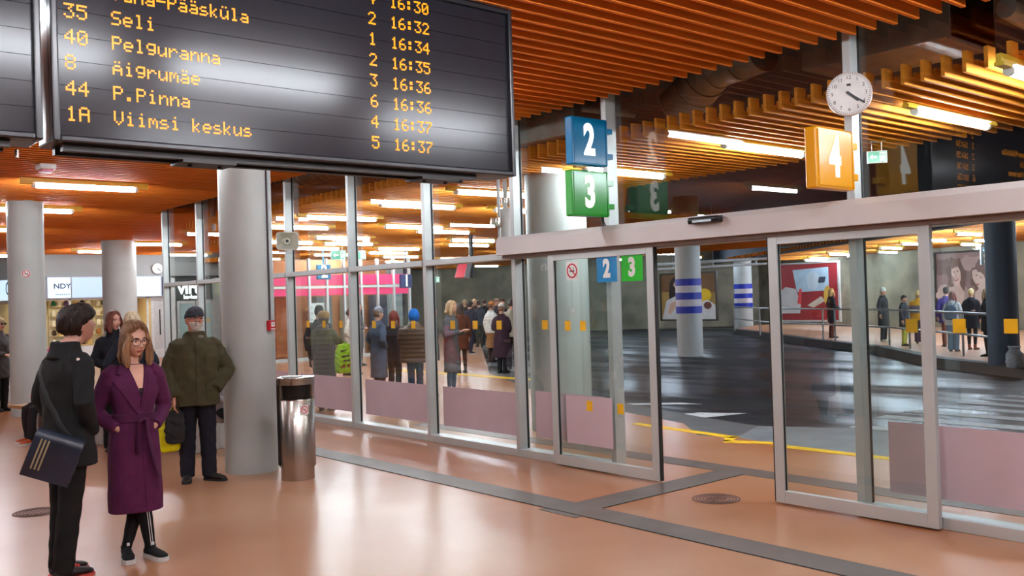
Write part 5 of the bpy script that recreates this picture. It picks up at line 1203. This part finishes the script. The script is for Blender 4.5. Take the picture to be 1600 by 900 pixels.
patch('back_yoke', bv, [(-.15, 1.27), (.15, 1.27), (.12, 1.385), (-.12, 1.385)], .004, JM, c1['coat'], back=True, ctxs=s)
M = MB(); p = c1['J']['shR'] + V(-.03, .045, -.0) * s; M.cyl(p + V(-.03, .02, .02), p + V(-.038, .028, .026), .011, 14); M.build('shoulder_stud', STEEL, c1['coat'], True)
patch('hem_band', bv, [(-.2, .76), (.2, .76), (.2, .80), (-.2, .80)], .003, JM, c1['coat'], back=True, ctxs=s)
M = MB()
for k in 'LR':
    an = c1['J']['an' + k]; M.tube([(an.x - .02, an.y - .075, .085), (an.x, an.y - .09, .088), (an.x + .02, an.y - .075, .085)], .006, 6); M.tube([(an.x - .02, an.y - .10, .075), (an.x, an.y - .112, .078), (an.x + .02, an.y - .10, .075)], .006, 6); M.tube([(an.x, an.y - .055, .085), (an.x, an.y - .06, .125)], [(.02, .008), (.022, .008)], 8)
M.build('shoelaces', mat('coral_laces', (250, 90, 80), .6), r1, True)
# messenger bag on his hip
bl = wpos(r1, (-.20, .285, .70)); be = empty('messenger_bag', bl, r1.rotation_euler[2] + math.radians(-128)); tag(be, 'dark blue messenger bag with three pale stripes on the hip of the man', 'bag')
be.scale = (.80, .8, .80); be.rotation_euler = (math.radians(4), math.radians(22), be.rotation_euler[2])
BAG = mat('navy_coated_cloth', (30, 38, 54), .32, var=.4, scale=5, bump=.2, bscale=14)
M = MB(); M.loft([[Vector((x, y, z)) for x, y in squircle(w_, d_, .03, 4)] for z, w_, d_ in ((0, .33, .07), (.03, .36, .10), (.2, .36, .11), (.32, .35, .09), (.36, .34, .06))]); fused('bag_body', M, BAG, be, .009, 2, noise=folds(.005, 1.6))
M = MB(); M.loft([[Vector((x * (1 - .0 * z), -.062 - .008 * math.sin(z * 9) + y, z)) for x, y in ((-.18, 0), (.18, 0), (.18, .012), (-.18, .012))] for z in (.0, .05, .1, .15, .2, .25, .3, .34)] + [[Vector((x, yy, .372)) for x, yy in ((-.175, -.03), (.175, -.03), (.175, .03), (-.175, .03))]]); fl_ = M.build('flap', BAG, be, True)
M = MB()
for k in range(3): M.loft([[Vector((-.12 + k * .028 + x - z * .0, -.0665 - .008 * math.sin(z * 9) + y, z)) for x, y in ((-.006, -.001), (.006, -.001), (.006, .003), (-.006, .003))] for z in (.07, .12, .17, .22, .27, .31)])
M.build('stripes', mat('khaki_print', (150, 136, 104), .6), fl_)
sp_ = []
for k in range(12):
    t = k / 11; x, z = -.16 + .30 * t, .92 + .46 * t
    h_ = bv.ray_cast(Vector((x * s, 1, z * s)), Vector((0, -1, 0))); sp_.append(wpos(r1, h_[0] + h_[1] * .006))
bpy.context.view_layer.update(); inv = be.matrix_world.inverted()
M = MB(); M.tube([inv @ p for p in [be.matrix_world @ V(.05, .04, .34)] + sp_], [(.024, .004)] * 13, 8); M.build('strap', mat('dark_strap', (20, 21, 24), .6), be, True)
# ---- woman in the purple coat
ARMS['purple'] = (V(.262, .085, 1.11), V(.138, -.065, .985), V(-.5, .5, -.7))
r2, c2 = person('young woman in long purple belted coat and glasses with hands in pockets', (2.165, 6.75, 0), 14, 1.645, dict(sex='f', vox=.0046, arms='purple', yaw=12, nod=11, tilt=-3, head=1.05, head_at=(.012, -.035, 1.628),
    hair='long', hair_rgb=(150, 108, 76), hair_len=.11, brow=(84, 56, 42), skin=(222, 166, 142), glasses='clear',
    top=dict(rgb=(84, 30, 68), hem=.36, bulk=.002, flare=.03, waist=.022, collar=False, open_neck=True, fold=.004, ff=.7, sleeve=.062),
    legs=dict(rgb=(24, 22, 24), slim=True, name='leggings'), joints=dict(knR=(.03, -.05, .46), anR=(.085, -.045, .09), knL=(.045, .05, .46), anL=(-.065, .05, .09)),
    shoes=dict(rgb=(26, 26, 28), knit=True, sole=(222, 220, 216), sole_t=.034, turnL=-8, turnR=16)))
s = c2['s']; bv = surf(c2['coat']); PM = cloth((84, 30, 68)); PK = cloth((74, 26, 60))
patch('neckline', bv, [(-.05, 1.445), (.065, 1.445), (.035, 1.25), (.018, 1.25)], .004, SKIN((222, 166, 142)), c2['coat'], ctxs=s)
patch('neckline', bv, [(.012, 1.275), (.042, 1.275), (.034, 1.22), (.022, 1.22)], .004, cloth((30, 28, 32)), c2['coat'], ctxs=s)
patch('lapel', bv, [(-.105, 1.435), (-.055, 1.44), (.03, 1.09), (.012, 1.075)], .012, PM, c2['coat'], ctxs=s)
patch('lapel', bv, [(-.155, 1.335), (-.085, 1.385), (.02, 1.10), (.0, 1.08)], .016, PM, c2['coat'], ctxs=s)
patch('lapel', bv, [(.07, 1.44), (.12, 1.435), (.036, 1.12), (.022, 1.14)], .010, PM, c2['coat'], ctxs=s)
patch('lapel', bv, [(.095, 1.39), (.16, 1.345), (.045, 1.14), (.03, 1.15)], .014, PM, c2['coat'], ctxs=s)
patch('collar_flap', bv, [(-.13, 1.385), (-.06, 1.36), (-.065, 1.44), (-.105, 1.435)], .018, PM, c2['coat'], ctxs=s); patch('collar_flap', bv, [(.07, 1.36), (.14, 1.385), (.115, 1.435), (.075, 1.44)], .016, PM, c2['coat'], ctxs=s)
M = MB(); zz = 1.055 * s; w0 = (c2['sw'] - .012) * s
M.loft([ringpts(V(0, .006, z), V(1, 0, 0), V(0, 1, 0), w0 + a, .118 * s + a, 30, 2.3) for z, a in ((zz - .024, -.01), (zz - .024, .013), (zz + .024, .013), (zz + .024, -.01))]); M.build('belt', PK, c2['coat'], True)
M = MB(); M.tube([(.03, -.135, zz + .0), (.05, -.155, zz - .01), (.055, -.15, zz - .10), (.085, -.155, zz - .25), (.13, -.15, zz - .42)], [(.006, .02), (.012, .024), (.006, .026), (.005, .028), (.004, .030)], 8); M.tube([(.03, -.135, zz), (-.01, -.165, zz - .02), (-.012, -.160, zz - .12), (-.02, -.158, zz - .24)], [(.006, .02), (.01, .022), (.006, .024), (.004, .024)], 8); M.build('belt_end', PK, c2['coat'], True)
patch('front_edge', bv, [(.025, 1.0), (.04, 1.0), (.055, .40), (.04, .40)], .006, PM, c2['coat'], ctxs=s)
M = MB()
J = c2['J']
for off in (-.007, .007):
    a = J['knR'].lerp(J['anR'], .25) + V(.012 + off, -.052, 0); b = J['anR'] + V(.0 + off, -.040, .01); M.tube([a, a.lerp(b, .5) + V(0, -.004, 0), b], .0026, 6)
M.build('side_stripe', mat('white_stripe', (232, 230, 228), .6), r2, True)
for k in 'LR': an = J['an' + k]; M = MB(); M.box((an.x, an.y - .055, .112), (.018, .008, .02)); M.build('shoe_tab', WHITE, r2)
M = MB(); M.tube([V(-.17, -.0, 1.43) * s, V(-.19, .02, 1.1) * s, V(-.22, .0, .90) * s], [(.006, .016)] * 3, 6)
# ---- old man in the olive parka
ARMS['oldR'] = (V(.262, .04, 1.13), V(.215, -.09, .86), V(.0, -.1, -1)); ARMS['oldL'] = (V(.305, .06, 1.12), V(.165, -.07, .93), V(-.5, .5, -.7))
r3, c3 = person('bearded old man in olive green parka and flat cap beside the round column', (3.59, 9.26, 0), 2, 1.735, dict(sex='m', vox=.0058, armR='oldR', armL='oldL', yaw=32, nod=-2, wide=.99, hair='bald', hair_rgb=(190, 184, 178), beard=(212, 204, 196), hat='cap', hat_rgb=(62, 66, 74), skin=(212, 148, 124), glasses='clear', frame_rgb=(90, 62, 50),
    top=dict(rgb=(72, 68, 48), hem=.77, bulk=.028, flare=.06, hood=True, name='parka', fold=.010, ff=.9, sleeve=.072, shiny=False, collar_h=.08),
    legs=dict(rgb=(28, 28, 38), r=.012), stance=.025, step=.03, shoes=dict(rgb=(40, 38, 36), turnL=48, turnR=-6, sole=(24, 22, 22))))
s = c3['s']; bv = surf(c3['coat']); OM = cloth((72, 68, 48)); OD = cloth((60, 56, 40))
patch('zip_placket', bv, [(.0, .80), (.062, .80), (.062, 1.43), (.0, 1.43)], .009, OM, c3['coat'], ctxs=s, n=14)
for q in ([(-.165, 1.255), (-.055, 1.235), (-.055, 1.285), (-.165, 1.30)], [(.09, 1.235), (.185, 1.25), (.185, 1.295), (.09, 1.285)]): patch('pocket_flap', bv, q, .010, OM, c3['coat'], ctxs=s)
for q in ([(-.165, 1.09), (-.055, 1.09), (-.055, 1.24), (-.165, 1.255)], [(.09, 1.09), (.185, 1.1), (.185, 1.25), (.09, 1.24)], [(-.20, .83), (-.04, .82), (-.04, .99), (-.20, 1.0)], [(.09, .82), (.21, .83), (.21, 1.0), (.09, .99)]): patch('pocket', bv, q, .006, OM, c3['coat'], ctxs=s)
for q in ([(-.205, .965), (-.035, .955), (-.035, 1.01), (-.205, 1.02)], [(.088, .955), (.215, .965), (.215, 1.02), (.088, 1.01)]): patch('pocket_flap', bv, q, .012, OM, c3['coat'], ctxs=s)
for z in (1.40, 1.27, 1.10, .95): stud(bv, .03, z, .009, mat('brass_snap', (150, 140, 110), .35, metal=.8), c3['coat'], s, 'snap')
M = MB(); nb = c3['nb']; M.loft([ringpts(nb + V(.02, -.045, z) * s, V(1, 0, 0), V(0, 1, 0), a * s, b * s, 18) for z, a, b in ((-.06, .075, .05), (-.01, .085, .065), (.03, .078, .07), (.05, .06, .05))]); fused('scarf', M, cloth((128, 122, 116)), r3, .008, 2, noise=folds(.006, 2))
carrier('dark grey cloth bag hanging from the hand of the old man', r3, c3, 'R', .19, .33, .09, (44, 44, 46), drop=.04, name='cloth_bag', mats=cloth((44, 44, 46)))
e = carrier('bright yellow plastic carrier bag hanging between the purple coat and the old man', r3, c3, 'R', .25, .60, .13, (232, 226, 18), drop=.20, turn=-.25, name='carrier_bag', amp=.014)
p = far_at(262, 640, 9.30); e.location = (p.x, p.y, .32)
# ---- behind them in the hall
person('woman in dark leather coat and sunglasses at the picture edge', at(-2, 16.6), 40, 1.66, dict(hair='short', hair_rgb=(190, 160, 120), arms='front', glasses='sun', top=dict(rgb=(52, 42, 40), hem=.62, shiny=True, flare=.08, bulk=.01), legs=dict(rgb=(24, 22, 24))))
person('auburn-haired woman in black coat looking towards the lens side behind the purple coat', at(176, 11.55), 22, 1.715, dict(vox=.009, hair='long', hair_rgb=(110, 52, 34), hair_len=.05, arms='front', yaw=10, skin=(214, 158, 138), top=dict(rgb=(28, 28, 34), hem=.60, collar_h=.10), legs=dict(rgb=(22, 22, 26))))
person('woman with long pale blonde hair in navy coat seen from behind', at(205, 10.95), 165, 1.70, dict(vox=.009, hair='long', hair_rgb=(214, 192, 156), hair_len=.16, face=False, arms='pocket', top=dict(rgb=(30, 34, 46), hem=.62), legs=dict(rgb=(22, 22, 28))))
q = at(84, 12.75)
person('child in red jacket and pink knitted hat sitting on the long bench', (q[0], q[1], 0), -62, 1.58, dict(sit=.36, hat='hood', hat_rgb=(246, 130, 170), arms='seated', top=dict(rgb=(228, 60, 36), name='jacket', bulk=.02, shiny=True), legs=dict(rgb=(40, 36, 40)), footL=-.08, shoes=dict(rgb=(220, 96, 50), sole=(232, 228, 222), sole_t=.03)))
q = at(350, 10.95)
person('woman in grey coat and black boots sitting on the bench end behind the old man', (q[0], q[1], 0), 30, 1.60, dict(sit=.37, hair='long', hair_rgb=(90, 60, 50), hair_len=.05, arms='seated', top=dict(rgb=(150, 140, 142), name='coat'), legs=dict(rgb=(26, 26, 30), slim=True), shoes=dict(rgb=(22, 20, 22), shaft=.30, name='boot')))
# ---- waiting beyond the glass bays
GP = 'people waiting at the bus bays'
ra, ca_ = person('person in brown fur-hooded coat carrying a lime green bag, seen from behind', at(505, 15.2), 165, 1.60, dict(sex='f', wide=1.0, face=False, hair='long', hair_rgb=(70, 50, 40), hat='fur', hat_rgb=(170, 128, 62), top=dict(rgb=(58, 46, 42), hem=.60, bulk=.018, shiny=True, hood=True, quilt=True, band=(1.18, 1.45, (86, 82, 48))), legs=dict(rgb=(36, 36, 44)), armR='bagup', shoes=dict(rgb=(30, 28, 28))))
eb = carrier('lime green plastic bag with black lettering marks carried by the fur-hooded person', ra, ca_, 'R', .34, .46, .16, (176, 222, 20), drop=.02, turn=PI, marks=[('print_mark', (30, 44, 20), [(-.08, .33), (.02, .36), (.03, .38), (-.08, .36)]), ('print_mark', (30, 44, 20), [(-.06, .25), (.06, .26), (.06, .29), (-.06, .28)]), ('print_mark', (30, 44, 20), [(-.04, .18), (.08, .19), (.08, .22), (-.04, .21)]), ('print_mark', (150, 60, 30), [(-.10, .08), (.10, .10), (.10, .15), (-.10, .13)])])
p = far_at(538, 500, 14.95); eb.location = (p.x, p.y, .62); eb.rotation_euler[2] = -.45
person('person in dark cap and charcoal coat behind the fur-hooded coat', at(498, 17.2), 160, 1.68, dict(sex='m', hair='crop', hair_rgb=(40, 34, 32), hat='beanie', hat_rgb=(34, 32, 34), face=False, top=dict(rgb=(58, 60, 64), hem=.6, bulk=.01), legs=dict(rgb=(30, 30, 34))))
person('woman in short cream jacket with brown hair walking behind the lime bag', at(546, 22.4), 80, 1.58, dict(hair='short', hair_rgb=(80, 52, 40), arms='pocket', top=dict(rgb=(214, 204, 190), hem=.62, bulk=.012, name='jacket'), legs=dict(rgb=(188, 176, 166)), step=.12))
person('dark-haired woman with grey shoulder bag half hidden by the mullion beyond the cream jacket', at(559, 25.5), 60, 1.70, dict(hair='long', hair_rgb=(66, 40, 34), hair_len=.2, top=dict(rgb=(84, 84, 88), hem=.5), legs=dict(rgb=(60, 40, 36)), arms='front'))
person('person in long blue-grey coat and grey knitted hat beyond the second glass bay', at(590, 16.6), 120, 1.63, dict(sex='f', hair='short', hair_rgb=(120, 90, 70), hat='beanie', hat_rgb=(150, 152, 164), top=dict(rgb=(84, 96, 118), hem=.42, bulk=.012), legs=dict(rgb=(36, 38, 46)), arms='pocket'))
person('woman with very long red hair reading a paper beyond the second glass bay', at(614, 17.3), 150, 1.55, dict(hair='long', hair_rgb=(122, 44, 32), hair_len=.42, arms='phone', top=dict(rgb=(44, 34, 36), hem=.7, name='jacket'), legs=dict(rgb=(28, 28, 32)), face=False))
person('person with bright blue hood and brown jacket seen from behind beyond the glass', at(646, 16.2), 168, 1.575, dict(sex='m', wide=1.25, face=False, hair='crop', hair_rgb=(60, 40, 34), hat='hood', hat_rgb=(26, 106, 196), arms='phone', top=dict(rgb=(82, 60, 44), hem=.74, bulk=.04, name='jacket', shiny=True, quilt=True), legs=dict(rgb=(44, 66, 92), name='jeans')))
person('orange-haired person with a lilac bag side beside the third mullion', at(674, 17.0), -90, 1.60, dict(hair='long', hair_rgb=(204, 112, 44), hair_len=.2, top=dict(rgb=(54, 46, 52), hem=.7, name='jacket'), legs=dict(rgb=(48, 44, 60)), arms='phone'))
person('blonde woman in long grey coat looking at a phone beyond the third glass bay', at(704, 17.2), 60, 1.70, dict(hair='long', hair_rgb=(196, 160, 120), hair_len=.06, nod=14, arms='phone', top=dict(rgb=(92, 92, 96), hem=.42), legs=dict(rgb=(70, 96, 120), slim=True), shoes=dict(rgb=(220, 220, 220), sole=(230, 230, 230))))
person('person in rust brown coat in the third glass bay seen from behind', at(719, 22.0), 200, 1.63, dict(hair='long', hair_rgb=(60, 44, 38), hair_len=.08, face=False, top=dict(rgb=(96, 52, 34), hem=.60, bulk=.01), legs=dict(rgb=(58, 34, 30), slim=True)))
person('teenager in dark navy jacket and white-soled trainers beyond the third bay', at(734, 29.5), 150, 1.64, dict(sex='m', hair='mop', hair_rgb=(50, 40, 34), arms='front', top=dict(rgb=(48, 50, 66), hem=.74, name='jacket'), legs=dict(rgb=(40, 40, 58), slim=True), face=False, step=.1, shoes=dict(rgb=(24, 24, 26), sole=(230, 230, 230))))
person('woman in slate jacket and light scarf standing deep in the waiting crowd', at(748, 33.6), 190, 1.65, dict(hair='short', hair_rgb=(74, 52, 46), top=dict(rgb=(70, 72, 84), hem=.8, name='jacket'), legs=dict(rgb=(72, 70, 62)), face=False))
rb, cb = person('woman in white puffer jacket and tan skirt holding a green bag', at(767, 25.4), 130, 1.62, dict(hair='short', hair_rgb=(120, 80, 60), hat='beanie', hat_rgb=(214, 132, 60), armL='carry', armR='carry', top=dict(rgb=(222, 220, 216), hem=.86, bulk=.03, quilt=True, name='jacket'), legs=dict(rgb=(150, 106, 66), skirt=.42, tights=(52, 34, 34)), face=False, shoes=dict(rgb=(50, 34, 32), shaft=.2, name='boot')))
carrier('dark green shopping bag with a white panel held by the white puffer jacket', rb, cb, 'R', .44, .50, .16, (20, 130, 62), drop=.03, turn=PI * .9, marks=[('print_panel', (214, 220, 214), [(-.10, .16), (.12, .16), (.12, .34), (-.10, .34)])])
person('person in long dark plum coat and white knitted hat by the door mullion', at(783, 21.6), 150, 1.59, dict(hair='short', hair_rgb=(110, 80, 60), hat='beanie', hat_rgb=(218, 212, 204), arms='front', top=dict(rgb=(56, 36, 48), hem=.40, bulk=.03, flare=.1), legs=dict(rgb=(32, 30, 36)), face=False))
person('person with beige rucksack jacket beside the door mullion', at(799, 22.8), 175, 1.68, dict(sex='m', hair='short', hair_rgb=(52, 40, 36), top=dict(rgb=(176, 166, 146), hem=.8, bulk=.03, name='jacket'), legs=dict(rgb=(30, 30, 40)), face=False))
for x, D, rgb, hrgb, lb in ((726, 31.5, (60, 50, 48), (176, 150, 120), 'fair-haired person in brown coat at the back of the crowd'), (741, 36, (88, 66, 50), (206, 170, 130), 'blonde person in camel coat at the back of the crowd'), (757, 34.5, (46, 40, 44), (70, 46, 40), 'brown-haired person in charcoal coat at the back of the crowd'), (785, 28.5, (40, 38, 44), (60, 44, 38), 'dark-haired person in black coat behind the white knitted hat'), (775, 31.5, (50, 56, 66), (150, 120, 96), 'light-brown-haired person in grey coat behind the white puffer jacket')):
    person(lb, at(x, D), random.choice((10, 150, 190, 60)), 1.70, dict(vox=.016, hair='short', hair_rgb=hrgb, top=dict(rgb=rgb, hem=.6), legs=dict(rgb=(34, 32, 36)), face=False))
# ---- the far platform
person('woman in black dress coat with tan handbag by the red poster', pl(1301, 532), 120, 1.66, dict(hair='long', hair_rgb=(196, 150, 90), hair_len=.10, arms='front', top=dict(rgb=(26, 26, 34), hem=.56), legs=dict(rgb=(110, 64, 50), slim=True), shoes=dict(rgb=(92, 50, 40), shaft=.2, name='boot')))
person('person in white knitted hat and long black coat at the railing', pl(1383, 538), 60, 1.64, dict(hair='crop', hair_rgb=(60, 50, 44), hat='beanie', hat_rgb=(224, 226, 214), top=dict(rgb=(40, 42, 46), hem=.50, bulk=.02), legs=dict(rgb=(26, 28, 34)), shoes=dict(rgb=(210, 204, 180), sole=(220, 214, 190))))
person('short dark-haired person in charcoal jacket beside the yellow jacket', pl(1416, 545), 70, 1.42, dict(hair='short', hair_rgb=(34, 30, 32), top=dict(rgb=(50, 54, 62), hem=.66, bulk=.02, name='jacket'), legs=dict(rgb=(180, 176, 70))))
person('person in yellow and grey hooded jacket on the far platform', pl(1440, 541), 170, 1.52, dict(sex='m', wide=1.15, face=False, hat='hood', hat_rgb=(206, 170, 110), top=dict(rgb=(226, 158, 30), hem=.78, bulk=.04, band=(1.02, 1.28, (120, 104, 112)), name='jacket'), legs=dict(rgb=(64, 40, 60), r=.02)))
rr_, cc_ = person('red-haired woman in pale jacket and jeans with blue rucksack', pl(1494, 554), 165, 1.50, dict(face=False, hair='long', hair_rgb=(120, 50, 40), hair_len=.08, top=dict(rgb=(190, 196, 196), hem=.78, bulk=.02, name='jacket'), legs=dict(rgb=(90, 116, 140), name='jeans', r=.015)))
M = MB(); M.loft([ringpts(V(0, .19, z), V(1, 0, 0), V(0, 1, 0), a, b, 18) for z, a, b in ((.80, .08, .04), (.84, .14, .07), (1.0, .16, .08), (1.12, .13, .07), (1.18, .06, .04))])
rk = empty('rucksack', rr_.location, rr_.rotation_euler[2]); tag(rk, 'round blue rucksack on the back of the red-haired woman', 'bag'); fused('pouch', M, cloth((52, 74, 104)), rk, .014, 1)
M = MB()
for sx in (-1, 1): M.tube([V(sx * .06, .17, 1.12), V(sx * .10, .13, 1.20), V(sx * .10, .03, 1.27)], [(.004, .02)] * 3, 6)
M.build('strap', cloth((40, 44, 60)), rk, True)
person('person in purple and blue jacket with black knitted hat behind the pale jacket', pl(1484, 546), 190, 1.60, dict(sex='f', face=False, hat='beanie', hat_rgb=(26, 28, 36), hair='short', hair_rgb=(40, 30, 30), top=dict(rgb=(76, 62, 130), hem=.7, bulk=.04, name='jacket'), legs=dict(rgb=(110, 50, 40))))
person('blonde woman in black coat and tan ankle boots on the far platform', pl(1524, 551), 160, 1.56, dict(face=False, hair='short', hair_rgb=(226, 196, 140), top=dict(rgb=(28, 30, 40), hem=.62, bulk=.03), legs=dict(rgb=(26, 26, 32), slim=True), shoes=dict(rgb=(140, 82, 50), shaft=.16, name='boot')))
person('long-haired blonde person in black jacket next to the dark blue column', pl(1549, 562), -100, 1.55, dict(hair='long', hair_rgb=(206, 170, 130), hair_len=.10, arms='phone', top=dict(rgb=(26, 26, 32), hem=.66, bulk=.02), legs=dict(rgb=(24, 24, 28)), shoes=dict(rgb=(24, 22, 22), shaft=.25, name='boot')))
